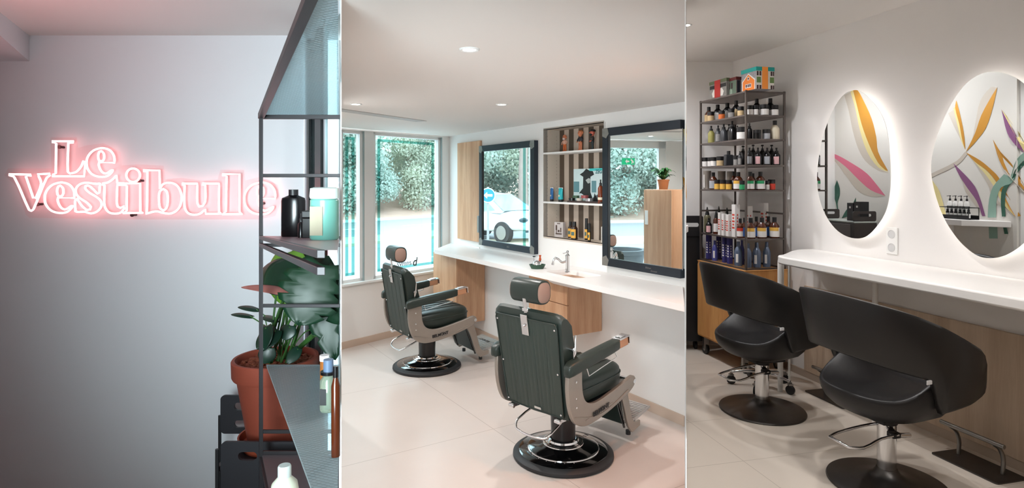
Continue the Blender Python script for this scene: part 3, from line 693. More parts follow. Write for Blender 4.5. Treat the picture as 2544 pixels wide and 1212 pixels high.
# ================================================================ MIDDLE ROOM
GUN = mat('raw_dark_steel_frame', (54, 60, 68), 0.32, 0.75, var=0.12, scale=9)
GUNC = mat('welded_corner_steel', (140, 138, 134), 0.4, 0.7, var=0.3, scale=30)
def wall_mirror(name, label, px0, px1, z0, z1, cut=False):
    t = thing(name, label, 'mirror', CWALL.at((px0 + px1) / 2, z0, 0.0)); fw, d = 0.062, 0.045
    a, b_ = CWALL.at(px0, 0, 0.002), CWALL.at(px1, 0, 0.002); L = (b_ - a).length; u = (b_ - a).normalized(); n = CWALL.n; up = Vector((0, 0, 1))
    def bar(s0, s1, q0, q1, nm='frame_bar', dd=d, m=GUN, o=0.0): return obj(nm, MB().para(a + u * s0 + up * q0 + n * o, u * (s1 - s0), up * (q1 - q0), n * (dd - o)), m, t, smooth=0, bevel=0.0015)
    bar(0, fw, z0, z1)
    if not cut: bar(L - fw, L, z0, z1)
    e = L if cut else L - fw
    bar(fw, e, z0, z0 + fw); bar(fw, e, z1 - fw, z1)
    for (s, q) in ((0, z0), (0, z1 - fw), (L - fw, z0), (L - fw, z1 - fw)):
        if cut and s > 0: continue
        sx = 1 if s == 0 else -1; qy = 1 if q == z0 else -1
        c = a + u * (0 if s == 0 else L) + up * (z0 if q == z0 else z1) + n * (d + 0.0005)
        pts = [c, c + u * sx * fw * 1.0, c + u * sx * fw * 1.25 + up * qy * fw * 0.75, c + u * sx * fw + up * qy * fw, c + u * sx * fw * 0.75 + up * qy * fw * 1.3, c + up * qy * fw]
        obj('corner_plate', MB().prism(pts, n * 0.0012), GUNC, t, smooth=0)
    obj('glass', MB().para(a + u * fw * 0.9 + up * (z0 + fw * 0.9) + n * 0.028, u * (e - fw * 0.8), up * (z1 - z0 - fw * 1.8), n * 0.004), MIRROR, t, smooth=0, label='reflecting mirror glass')
    obj('inner_lip', MB().para(a + u * fw + up * (z0 + fw) + n * 0.0325, u * 0.007, up * (z1 - z0 - 2 * fw), n * 0.01), mat('black_lip', (18, 14, 14), 0.5), t, smooth=0)
    return t
m1 = wall_mirror('wall_mirror', 'dark steel framed mirror between the oak wall panel and the niche', 1199, 1337, 0.994, 2.046)
M = frame_m(CWALL.at(1262, 1.022, 0.049) - wloc(m1), CWALL.u, (0, 0, 1)); writing('frame_stamp', 'KIZZ', 0.022, GUNC, m1, M, 0.0003)
m2 = wall_mirror('wall_mirror', 'large dark steel framed mirror right of the niche, cut by the partition', 1507, 1701.5, 1.006, 2.08, True)
for i, tx in enumerate(('Belmer', 'Sanesse')):
    M = frame_m(CWALL.at(1610 + i * 14, 1.043 - i * 0.018, 0.049) - wloc(m2), CWALL.u, (0, 0, 1)); writing('chalk_signature', tx, 0.02, mat('faint_scratch', (110, 106, 104), 0.6), m2, M, 0.0003, shear=0.3)

def wallbox(name, px0, px1, z0, z1, off0, off1, m, parent=None, bevel=0.002, **k):
    a, b_ = CWALL.at(px0, z0), CWALL.at(px1, z0)
    return obj(name, MB().para(a + CWALL.n * off0, b_ - a, CWALL.n * (off1 - off0), (0, 0, z1 - z0)), m, parent, smooth=0, bevel=bevel, **k)
t = thing('wall_cabinet', 'tall flat oak panel cupboard on the wall left of the smaller mirror', 'cabinet', CWALL.at(1168, 1.017))
wallbox('body', 1142, 1197.5, 1.017, 2.107, 0.001, 0.03, OAK, t); wallbox('latch', 1192.5, 1196.5, 1.12, 1.30, 0.031, 0.036, STEEL, t)

# ---- niche with striped back
STR_A = mat('niche_cream_stripe', (190, 174, 160), 0.7); STR_B = mat('niche_brown_stripe', (86, 72, 60), 0.7); NIN = mat('niche_beige_board', (196, 184, 170), 0.6)
nic = thing('wall_niche', 'recessed open shelving niche with brown striped back panel', 'niche shelf', CWALL.at(1425, NZ[0]))
NA, NB = CWALL.at(NX0, 0), CWALL.at(NX1, 0); NU = (NB - NA).normalized(); NL = (NB - NA).length; NN = CWALL.n; UP = Vector((0, 0, 1))
mb = MB(); n = 12
for i in range(n):
    s0, s1 = NL * i / n, NL * (i + 1) / n; mb.mi = i % 2
    mb.para(NA + NU * s0 - NN * NDEP + UP * NZ[0], NU * (s1 - s0), NN * -0.01, UP * (NZ[3] - NZ[0]))
obj('back_panel', mb, [STR_B, STR_A], nic, smooth=0, label='brown and cream vertical striped back')
for s in (NL,):
    o_ = 0
    obj('side_panel', MB().para(NA + NU * (s + o_) + UP * NZ[0], NU * 0.012, NN * -(NDEP + 0.01), UP * (NZ[3] - NZ[0])), NIN, nic, smooth=0)
obj('top_panel', MB().para(NA + UP * NZ[3], NU * NL, NN * -(NDEP + 0.01), UP * 0.012), NIN, nic, smooth=0)
mb = MB().para(NA + UP * NZ[0] - NU * 0.012, NU * 0.012, NN * -(NDEP + 0.01), UP * (NZ[3] - NZ[0])); mb.mi = 1
for z0_, z1_ in ((NZ[0], NZ[1]), (NZ[1], NZ[2]), (NZ[2], NZ[3])):
    for d_ in (0.045, 0.15):
        k = z0_ + 0.07
        while k < z1_ - 0.05: mb.cyl(NA + NU * 0.0 - NN * d_ + UP * k, NA + NU * 0.0006 - NN * d_ + UP * k, 0.0028, seg=8); k += 0.032
obj('side_panel', mb, [NIN, mat('pin_hole', (110, 98, 88), 0.8)], nic, smooth=0)
for z_, th in ((NZ[0], -0.014), (NZ[1], 0.016), (NZ[2], 0.016)):
    obj('shelf', MB().para(NA + UP * z_ + NN * 0.002 + NU * 0.001, NU * (NL - 0.002), NN * -(NDEP - 0.002), UP * th), WHITE if th > 0 else NIN, nic, smooth=0, bevel=0.001)
obj('edge_trim', MB().para(NA + UP * NZ[0] + NN * 0.0, NU * -0.008, NN * 0.003, UP * (NZ[3] - NZ[0])).para(NB + UP * NZ[0] + NN * 0.0, NU * 0.008, NN * 0.003, UP * (NZ[3] - NZ[0])), WHITE, nic, smooth=0)
NROT = math.atan2(CWALL.n.x, -CWALL.n.y)         # local -y faces the room
def nloc(px, z, off): return CWALL.at(px, z, off)
ZS = [NZ[0] + 0.0005, NZ[1] + 0.0165, NZ[2] + 0.0165]
# figurines
def figurine(label, px, h, skin, top, legs, extra, rz=0.0):
    t = thing('figurine', label, 'figurine', nloc(px, ZS[2], -0.07), NROT + rz, 'figurines on the top niche shelf'); s = h / 0.17
    def v(*a): return tuple(x * s for x in a)
    mb = MB()
    for q in (-1, 1): mb.tube([v(q * 0.012, 0, 0.0), v(q * 0.012, 0, 0.035), v(q * 0.009, 0, 0.065)], 0.008 * s, 10, radii=[0.009 * s, 0.008 * s, 0.010 * s]); mb.ell(v(q * 0.012, -0.006, 0.005), v(0.009, 0.015, 0.006), 10, 6)
    mb.ell(v(0, 0, 0.067), v(0.020, 0.014, 0.014)); obj('legs', mb, legs, t, world=False, smooth=60)
    mb = MB().ell(v(0, 0, 0.09), v(0.021, 0.015, 0.026))
    for q in (-1, 1): mb.tube([v(q * 0.018, 0, 0.106), v(q * 0.034, -0.003, 0.088), v(q * 0.022, -0.014, 0.074)], 0.0065 * s, 8, radii=[0.0075 * s, 0.006 * s, 0.005 * s])
    obj('torso', mb, top, t, world=False, smooth=60)
    mb = MB().ell(v(0, -0.001, 0.142), v(0.021, 0.021, 0.025), 18, 12).ell(v(0, -0.023, 0.140), v(0.0045, 0.006, 0.0045), 8, 6).cyl(v(0, 0, 0.108), v(0, 0, 0.122), 0.008 * s)
    for q in (-1, 1): mb.ell(v(q * 0.023, 0, 0.141), v(0.005, 0.003, 0.008), 8, 6)
    for q in (-1, 1): mb.ell(v(q * 0.024, -0.017, 0.072), v(0.006, 0.006, 0.006), 8, 6)
    obj('head', mb, skin, t, world=False, smooth=60)
    mb = MB()
    for q in (-1, 1): mb.ell(v(q * 0.008, -0.0195, 0.146), v(0.003, 0.002, 0.003), 6, 4)
    obj('eyes', mb, BLACKP, t, world=False)
    mb = MB()
    if extra == 'beard': mb.ell(v(0, -0.012, 0.126), v(0.016, 0.013, 0.012))
    if extra == 'cap': mb.ell(v(0, -0.011, 0.127), v(0.017, 0.014, 0.012)).ell(v(0, 0.003, 0.158), v(0.024, 0.024, 0.014)).ell(v(0, -0.018, 0.155), v(0.017, 0.014, 0.003))
    if extra == 'hair': mb.ell(v(0.0, 0.004, 0.158), v(0.022, 0.020, 0.013)).ell(v(0.02, 0.006, 0.148), v(0.012, 0.008, 0.012))
    obj({'beard': 'beard', 'cap': 'cap', 'hair': 'hair'}[extra], mb, {'beard': mat('grey_beard', (186, 170, 164), 0.8), 'cap': BLACKP, 'hair': mat('ginger_hair', (160, 98, 60), 0.7)}[extra], t, world=False, smooth=60)
SK = mat('figurine_skin', (200, 120, 84), 0.5)
figurine('bald bearded figurine in orange trousers, left of three on the top niche shelf', 1403, 0.155, SK, mat('orange_figure_shirt', (196, 150, 130), 0.6), mat('orange_figure_trousers', (196, 92, 32), 0.5), 'beard', 0.2)
figurine('figurine in a black waistcoat with ginger hair, middle of three on the top niche shelf', 1442, 0.178, SK, mat('black_waistcoat', (36, 34, 40), 0.5), SK, 'hair')
figurine('black capped bearded figurine in dark shorts, right of three on the top niche shelf', 1472, 0.172, mat('figurine_red_skin', (190, 96, 76), 0.5), mat('dark_vest', (52, 46, 44), 0.5), mat('dark_shorts', (34, 38, 42), 0.5), 'cap', -0.5)
# squeeze tubes
def squeeze(label, px, h, w_, m, lab):
    t = thing('squeeze_tube', label, 'tube', nloc(px, ZS[1], -0.06), NROT, 'squeeze tubes on the middle niche shelf'); rows = []
    for i in range(9):
        f = i / 8; z_ = h * (0.16 + 0.84 * f); rx = w_ * (0.36 + 0.14 * f); ry = w_ * 0.36 * (1 - f) ** 0.6 + 0.001
        rows.append([Vector((rx * cos(2 * pi * k / 20), ry * sin(2 * pi * k / 20), z_)) for k in range(20)])
    obj('body', MB().grid(rows, cu=True, caps=True), m, t, world=False, smooth=50)
    obj('cap', MB().lathe([(0, 0), (w_ * 0.34, 0), (w_ * 0.36, h * 0.155), (0, h * 0.155)], 20), BLACKP, t, world=False)
    obj('crimp', MB().box((0, 0, h * 0.97), (w_ * 1.0, 0.004, h * 0.08)), LWHITE, t, world=False)
    obj('print', MB().lathe([(0.0, 0), (w_ * 0.16, 0), (w_ * 0.16, 0.003), (0, 0.003)], 16, (0, -w_ * 0.27, h * 0.42), Matrix.Rotation(pi / 2, 3, 'X')), lab, t, world=False)
squeeze('slim blue squeeze tube standing leftmost on the middle niche shelf', 1371, 0.125, 0.045, mat('blue_tube', (28, 92, 150), 0.35), CREAM)
squeeze('turquoise squeeze tube beside the slim blue tube on the middle niche shelf', 1393, 0.125, 0.062, mat('turquoise_tube', (26, 168, 178), 0.35), CREAM)
# flat tins on a dark tray
wallbox2 = lambda nm, p0, p1, z0, z1, o0, o1, m, par=None: wallbox(nm, p0, p1, z0, z1, o0, o1, m, par)
tag(wallbox2('display_tray', 1402, 1487, ZS[1], ZS[1] + 0.014, -0.11, -0.03, mat('dark_wood_tray', (66, 50, 48), 0.5)), 'low dark wooden display tray holding the flat tins', 'tray')
def tin(label, px, z_, r, h, m):
    t = thing('pomade_tin', label, 'tin', nloc(px, z_, -0.07), 0, 'flat pomade tins on the dark tray')
    obj('body', MB().lathe([(0, 0), (r * .96, 0), (r * .96, h * .5), (0, h * .5)], 28), m, t, world=False); obj('lid', MB().lathe([(0, h * .5), (r, h * .5), (r, h), (0, h)], 28), m, t, world=False)
zt = ZS[1] + 0.0145
tin('black flat tin at the left end of the dark tray', 1421, zt, 0.030, 0.022, BLKG)
tin('small cream flat tin in the middle of the dark tray, lower row', 1440, zt, 0.027, 0.022, mat('cream_tin', (206, 196, 184), 0.4))
tin('silver flat tin at the right of the tray, lower row', 1464, zt, 0.036, 0.024, mat('silver_tin', (170, 168, 172), 0.3, 0.6))
tin('green flat tin stacked on the black tin', 1431, zt + 0.0225, 0.029, 0.022, mat('green_tin', (58, 88, 66), 0.4))
tin('dusty red flat tin stacked above the cream tin', 1453, zt + 0.0245, 0.033, 0.024, mat('red_tin', (150, 70, 72), 0.4))
bottle('spray_bottle', 'brown bottle with black spray nozzle at the right end of the middle niche shelf', 'bottle', nloc(1492, ZS[1], -0.05), [
    ('body', [(0, 0), (0.021, 0), (0.022, 0.003), (0.022, 0.125), (0.012, 0.145), (0, 0.145)], mat('brown_glass', (120, 56, 34), 0.2)),
    ('label', [(0.0222, 0.03), (0.0222, 0.05)], CREAM), ('nozzle', [(0, 0.145), (0.011, 0.145), (0.011, 0.165), (0.005, 0.17), (0.006, 0.195), (0, 0.195)], BLKB)])
# shiny framed print with a hat-and-beard silhouette
SIL = mat('print_black', (30, 32, 34), 0.4)
pr = thing('tin_print', 'shiny print with black silhouette of a bearded figure in a wide hat', 'picture', nloc(1462, ZS[1], -0.13))
PA, PB = nloc(1425, 0, -0.13), nloc(1499.5, 0, -0.13); PU = (PB - PA).normalized(); PL = (PB - PA).length; z0_, z1_ = ZS[1], 1.775
obj('plate', MB().para(PA + UP * z0_, PU * PL, NN * -0.005, UP * (z1_ - z0_)), mat('pale_glossy_print', (206, 226, 228), 0.12, var=0.12, scale=10), pr, smooth=0)
def prt(u_, v_, o=0.0006): return PA + PU * PL * u_ + UP * (z0_ + (z1_ - z0_) * v_) + NN * o
def patch(nm, pts, m, o=0.0006): obj(nm, MB().prism([prt(a, b_, 0.0002 + o) for a, b_ in pts], NN * 0.0006), m, pr, smooth=0)
patch('silhouette', [(0.22,.83),(.34,.90),(.44,1.0),(.55,.94),(.66,.92),(.70,.82),(.58,.76),(.58,.30),(.63,.18),(.66,.03),(.42,.03),(.38,.2),(.22,.3),(.20,.26),(.33,.42),(.34,.76)], SIL)
patch('sea', [(0.01,.30),(.20,.30),(.20,.62),(.01,.62)], mat('print_teal', (96, 142, 150), 0.3)); patch('sea', [(.62,.30),(.77,.30),(.77,.64),(.62,.64)], mat('print_teal', (96, 142, 150), 0.3))
patch('face', [(.42,.66),(.52,.72),(.58,.70),(.57,.58),(.50,.56)], mat('print_face', (170, 178, 176), 0.4), 0.0014)
patch('banner', [(.55,.93),(.995,.93),(.995,1.0),(.55,1.0)], mat('print_cyan', (70, 200, 200), 0.3)); patch('swirl', [(.66,.03),(.72,.28),(.84,.03)], SIL); patch('foot', [(.5,.03),(.99,.03),(.99,.22),(.8,.24)], mat('print_grey', (92, 100, 104), 0.4), 0.0003)
Mx = frame_m(prt(0.85, 0.90, 0.0012) - wloc(pr), PU, UP); writing('print_lettering', 'ZEG', 0.045, mat('print_dark_teal', (14, 96, 100), 0.4), pr, Mx, 0.0003, bold=0.001)
# bottom row
def nbox(nm, label, px, w_, d_, h, m, cat, tilt=0.0, mark=None):
    t = thing(nm, label, cat, nloc(px, ZS[0], -0.08), NROT + tilt)
    obj('body', MB().box((0, 0, h / 2), (w_, d_, h)), m, t, world=False, bevel=0.001)
    return t
bx = nbox('product_box', 'pale printed cardboard box on the left of the bottom niche shelf', 1391, 0.10, 0.035, 0.135, mat('pale_grey_card', (192, 184, 182), 0.6), 'box', 0.25)
mb = MB()
for (x, z_, w_, h_) in ((-.026, .085, .018, .045), (-.026, .05, .008, .03), (.024, .065, .012, .04), (.0, .055, .02, .02), (0, .03, .07, .012), (0, .122, .035, .008)): mb.box((x, -0.0182, z_), (w_, 0.0008, h_))
obj('printed_brushes', mb, mat('print_brown', (84, 68, 60), 0.6), bx, world=False)
YEL = mat('yellow_label', (226, 168, 66), 0.5)
def nbottle(label, px, h, r, off, spray=False):
    if spray: parts = [('body', [(0, 0), (r, 0), (r, h * .55), (0, h * .55)], BLKG), ('cap', [(0, h * .55), (r * .9, h * .55), (r * .85, h), (0, h)], BLKB)]
    else: parts = [('body', [(0, 0), (r, 0), (r, h * .62), (r * .5, h * .76), (0, h * .76)], mat('black_brown_bottle', (48, 30, 24), 0.25)), ('cap', [(0, h * .76), (r * .55, h * .76), (r * .55, h), (0, h)], BLKB)]
    t = bottle('grooming_bottle', label, 'bottle', nloc(px, ZS[0], off), parts, 'yellow labelled bottles on the bottom niche shelf')
    zz0, zz1 = h * 0.08, h * (0.5 if spray else 0.58); rows = []
    for z_ in (zz0, zz1): rows.append([Vector((sin(a) * (r + .0006), -cos(a) * (r + .0006), z_)) for a in [radians(-85 + 100 * k / 10) for k in range(11)]])
    obj('label', MB().grid(rows), YEL, t, world=False); rows = []
    for z_ in (zz0 + (zz1 - zz0) * .3, zz0 + (zz1 - zz0) * .7): rows.append([Vector((sin(a) * (r + .0012), -cos(a) * (r + .0012), z_)) for a in [radians(-70 + 60 * k / 6) for k in range(7)]])
    obj('label_print', MB().grid(rows), mat('label_teal_print', (70, 100, 96), 0.5), t, world=False)
nbottle('smaller dark bottle with yellow label behind its larger twin', 1417, 0.145, 0.021, -0.11)
nbottle('larger dark bottle with yellow label left of the spray bottles', 1427, 0.152, 0.029, -0.055)
nbottle('tall black spray bottle with yellow label, rear one of the pair', 1457, 0.185, 0.0155, -0.10, True)
nbottle('black spray bottle with yellow label, front one of the pair', 1464, 0.150, 0.013, -0.045, True)
cd = nbox('leaflet_card', 'pale leaflet card leaning at the right end of the bottom niche shelf', 1496, 0.05, 0.006, 0.13, LWHITE, 'card', -0.9)
obj('printed_figure', MB().box((0, -0.0035, 0.045), (0.02, 0.0008, 0.045)), mat('print_brown', (84, 68, 60), 0.6), cd, world=False)

# ---- counter with basin
CTZ = 0.945; CD = 0.467
QUARTZ = mat('white_worktop', (236, 232, 230), 0.35)
ca, cb_ = CWALL.at(1079, CTZ, CD), CWALL.at(1701.8, CTZ, CD)
p_front0 = ca; p_front1 = Vector((KR * cb_.y - 0.004, cb_.y, CTZ)); p_back1 = Vector((KR * 4.1 - 0.006, 4.105, CTZ)); p_back1 = cw(4.115, 0.002) + UP * CTZ; p_back0 = cw(7.12, 0.003) + UP * CTZ
ctr = thing('vanity_counter', 'long white worktop with integrated basin along the mirror wall', 'counter', (ca + cb_) / 2 - UP * 0.05)
org = p_front0.copy(); ux = (p_front1 - p_front0).normalized(); vy = -CWALL.n
def c2(p): d_ = p - org; return (d_.dot(ux), d_.dot(vy))
basin = [(x, y) for x, y in rrect(0, 0, 0.42, 0.26, 0.05)]
b0 = c2(CWALL.at(1352, CTZ, 0.39)); basin = [(b0[0] + x, b0[1] + y) for x, y in basin]
Mx = frame_m(org - wloc(ctr) - UP * 0.02, ux, vy)
# ux x vy may point down: keep the slab centred on its thickness
holed('worktop', [c2(p_front0), c2(p_front1), c2(p_back1), c2(p_back0)], [basin], 0.04, QUARTZ, ctr, Mx)
rows = []
for sc, z_ in ((1.0, 0.0), (0.98, -0.02), (0.9, -0.07), (0.75, -0.085), (0.02, -0.09)):
    rows.append([org + ux * (b0[0] + 0.21 + (x - b0[0] - 0.21) * sc) + vy * (b0[1] + 0.13 + (y - b0[1] - 0.13) * sc) + UP * (z_ - 0.001) for x, y in basin])
o = obj('basin', MB().grid(rows, cu=True), QUARTZ, ctr, smooth=50); o.modifiers.new('t', 'SOLIDIFY').thickness = 0.004
obj('drain', MB().lathe([(0, 0), (0.022, 0), (0.022, 0.004), (0, 0.005)], 20, org + ux * (b0[0] + 0.21) + vy * (b0[1] + 0.13) - UP * 0.09), CHROME, ctr)
# faucet
fb = org + ux * (b0[0] + 0.27) + vy * (b0[1] + 0.30); fb.z = CTZ + 0.0005
k = P(1410, 677, 4.78); fb = Vector((k.x, k.y, CTZ + 0.0005))
fa = thing('faucet', 'chrome swan-neck faucet with lever behind the basin', 'faucet', fb)
obj('body', MB().lathe([(0, 0), (0.022, 0), (0.022, 0.006), (0.017, 0.01), (0.0165, 0.125), (0.019, 0.128), (0.019, 0.134), (0.012, 0.14), (0.007, 0.148), (0.012, 0.156), (0.011, 0.166), (0.004, 0.172), (0, 0.172)], 28), CHROME, fa, world=False, smooth=40)
dv = (-CWALL.u * 0.55 + CWALL.n * 0.8); dv = Vector((-1, -0.12, 0)).normalized()
sp = [dv * 0.015 + UP * 0.085, dv * 0.045 + UP * 0.08, dv * 0.075 + UP * 0.105, dv * 0.098 + UP * 0.115, dv * 0.112 + UP * 0.098, dv * 0.118 + UP * 0.068]
obj('spout', MB().tube(smooth_path(sp, sub=6), 0.0085, 12).cyl(dv * 0.117 + UP * 0.075, dv * 0.119 + UP * 0.06, 0.011), CHROME, fa, world=False, smooth=50)
obj('lever', MB().tube([UP * 0.158, dv * 0.03 + UP * 0.150], 0.003, 8).ell(dv * 0.034 + UP * 0.149, (0.006, 0.006, 0.004), 8, 6), CHROME, fa, world=False, smooth=50)
# tray with shaving things
tp = P(1335, 668, 4.98); tp.z = CTZ + 0.0005
ty = thing('shaving_tray', 'small dark green oval tray on the worktop under the smaller mirror', 'tray', tp)
obj('dish', MB().lathe([(0, 0.0), (0.050, 0), (0.066, 0.030), (0.069, 0.036), (0.064, 0.036), (0.058, 0.022), (0, 0.02)], 32, sx=1.0, sy=0.7), mat('dark_green_ceramic', (44, 74, 56), 0.35), ty, world=False, smooth=50)
bw = bottle('shaving_bowl', 'upturned polished steel bowl in the green tray', 'bowl', tp + Vector((-0.004, 0, 0.0215)), [('body', [(0.036, 0), (0.038, 0.012), (0.033, 0.03), (0.02, 0.043), (0, 0.046)], CHROME)])
bottle('shaving_brush', 'orange handled shaving brush standing beside the steel bowl', 'brush', tp + Vector((0.024, 0.034, 0.0215)), [('bristles', [(0, 0), (0.008, 0), (0.007, 0.04), (0, 0.04)], BLACKP), ('handle', [(0, 0.04), (0.008, 0.04), (0.011, 0.052), (0.006, 0.07), (0.011, 0.086), (0, 0.087)], mat('orange_handle', (184, 74, 30), 0.35))])
bottle('razor', 'chrome razor stand with thin upright hooks behind the steel bowl', 'razor', tp + Vector((-0.026, 0.034, 0.0215)), [('stem', [(0, 0), (0.003, 0), (0.003, 0.075), (0, 0.075)], CHROME), ('head', [(0, 0.07), (0.012, 0.071), (0.012, 0.078), (0, 0.079)], BLACKP)])
# under-counter cabinets
def uc(label, px0, px1, z0, off, drawer=False):
    a, b_ = CWALL.at(px0, z0, off), CWALL.at(px1, z0, off); t = thing('counter_cabinet', label, 'cabinet', (a + b_) / 2); u = b_ - a
    zz = CTZ - 0.042
    if z0 < 0.3: a0 = cw(7.0, 0.004) + UP * z0; obj('body', MB().prism([a, b_, cw(CWALL.y(px1, off) + 0.10 + 0.1, 0.004) + UP * z0, a0], (0, 0, zz - z0)), OAK, t, smooth=0, bevel=0.002)
    else: obj('body', MB().para(a, u, -CWALL.n * (off - 0.003), (0, 0, zz - z0)), OAK, t, smooth=0, bevel=0.002)
    if drawer:
        for q0, q1 in ((z0 + 0.002, z0 + 0.235), (z0 + 0.241, zz - 0.012)): obj('drawer', MB().para(a + CWALL.n * 0.001 + UP * (q0 - z0), u, CWALL.n * 0.016, (0, 0, q1 - q0)), OAK, t, smooth=0, bevel=0.0015)
    else: obj('door', MB().para(a + CWALL.n * 0.001 + UP * 0.002, u, CWALL.n * 0.016, (0, 0, zz - z0 - 0.014)), OAK, t, smooth=0, bevel=0.0015)
uc('oak cabinet hanging under the worktop end, beside the window wall', 1080, 1137, 0.19, 0.34)
uc('oak drawer cabinet hanging under the basin, behind the front barber chair', 1318, 1413, 0.47, 0.335, True)
# sockets
def socket(name, label, base, u, n, k=2, w_=0.08, vert=False):
    t = thing(name, label, 'socket', base)
    W2, H2 = (w_, w_ * k) if vert else (w_ * k, w_)
    obj('plate', MB().para(base - u * W2 / 2 - UP * H2 / 2, u * W2, UP * H2, n * 0.008), mat('socket_white', (236, 236, 234), 0.35), t, smooth=0, bevel=0.003)
    for i in range(k):
        o_ = (i - (k - 1) / 2) * w_; c = base + (UP * o_ if vert else u * o_) + n * 0.0085
        Mr = Vector(n).to_track_quat('Z', 'Y').to_matrix()
        r_ = w_ * 0.29
        obj('outlet', MB().lathe([(r_ * 1.1, 0), (r_ * 1.1, 0.0015), (r_, 0.002), (r_ * 0.9, -0.004), (0, -0.004)], 24, c, Mr), mat('socket_grey', (206, 206, 206), 0.4), t, smooth=40)
        mb = MB()
        for q in (-1, 1): mb.cyl(c + (u * q * r_ * .4) - n * 0.004, c + (u * q * r_ * .4) - n * 0.003, 0.003, seg=8)
        obj('pin_hole', mb, BLACKP, t)
socket('wall_socket', 'white double socket on the wall above the worktop under the oak panel', CWALL.pt(1183, 621, 0.001), CWALL.u, CWALL.n)

# lettering on the window glass
wl = WWALL.pt(1012, 651, -0.05); t = thing('window_lettering', 'small reversed dark lettering stuck low on the window pane', 'lettering', wl)
DK = mat('decal_dark', (70, 78, 78), 0.5)
writing('big_letter', 'd', 0.13, DK, t, frame_m(WWALL.pt(1030, 651, -0.052) - wl, (-WWALL.u if False else Vector((0.63, 0.77, 0))), UP), 0.0005, shear=0.2, bold=0.002)
writing('small_letters', 'svmns', 0.085, DK, t, frame_m(WWALL.pt(1005, 654, -0.052) - wl, Vector((0.63, 0.77, 0)), UP), 0.0005, shear=-0.15)

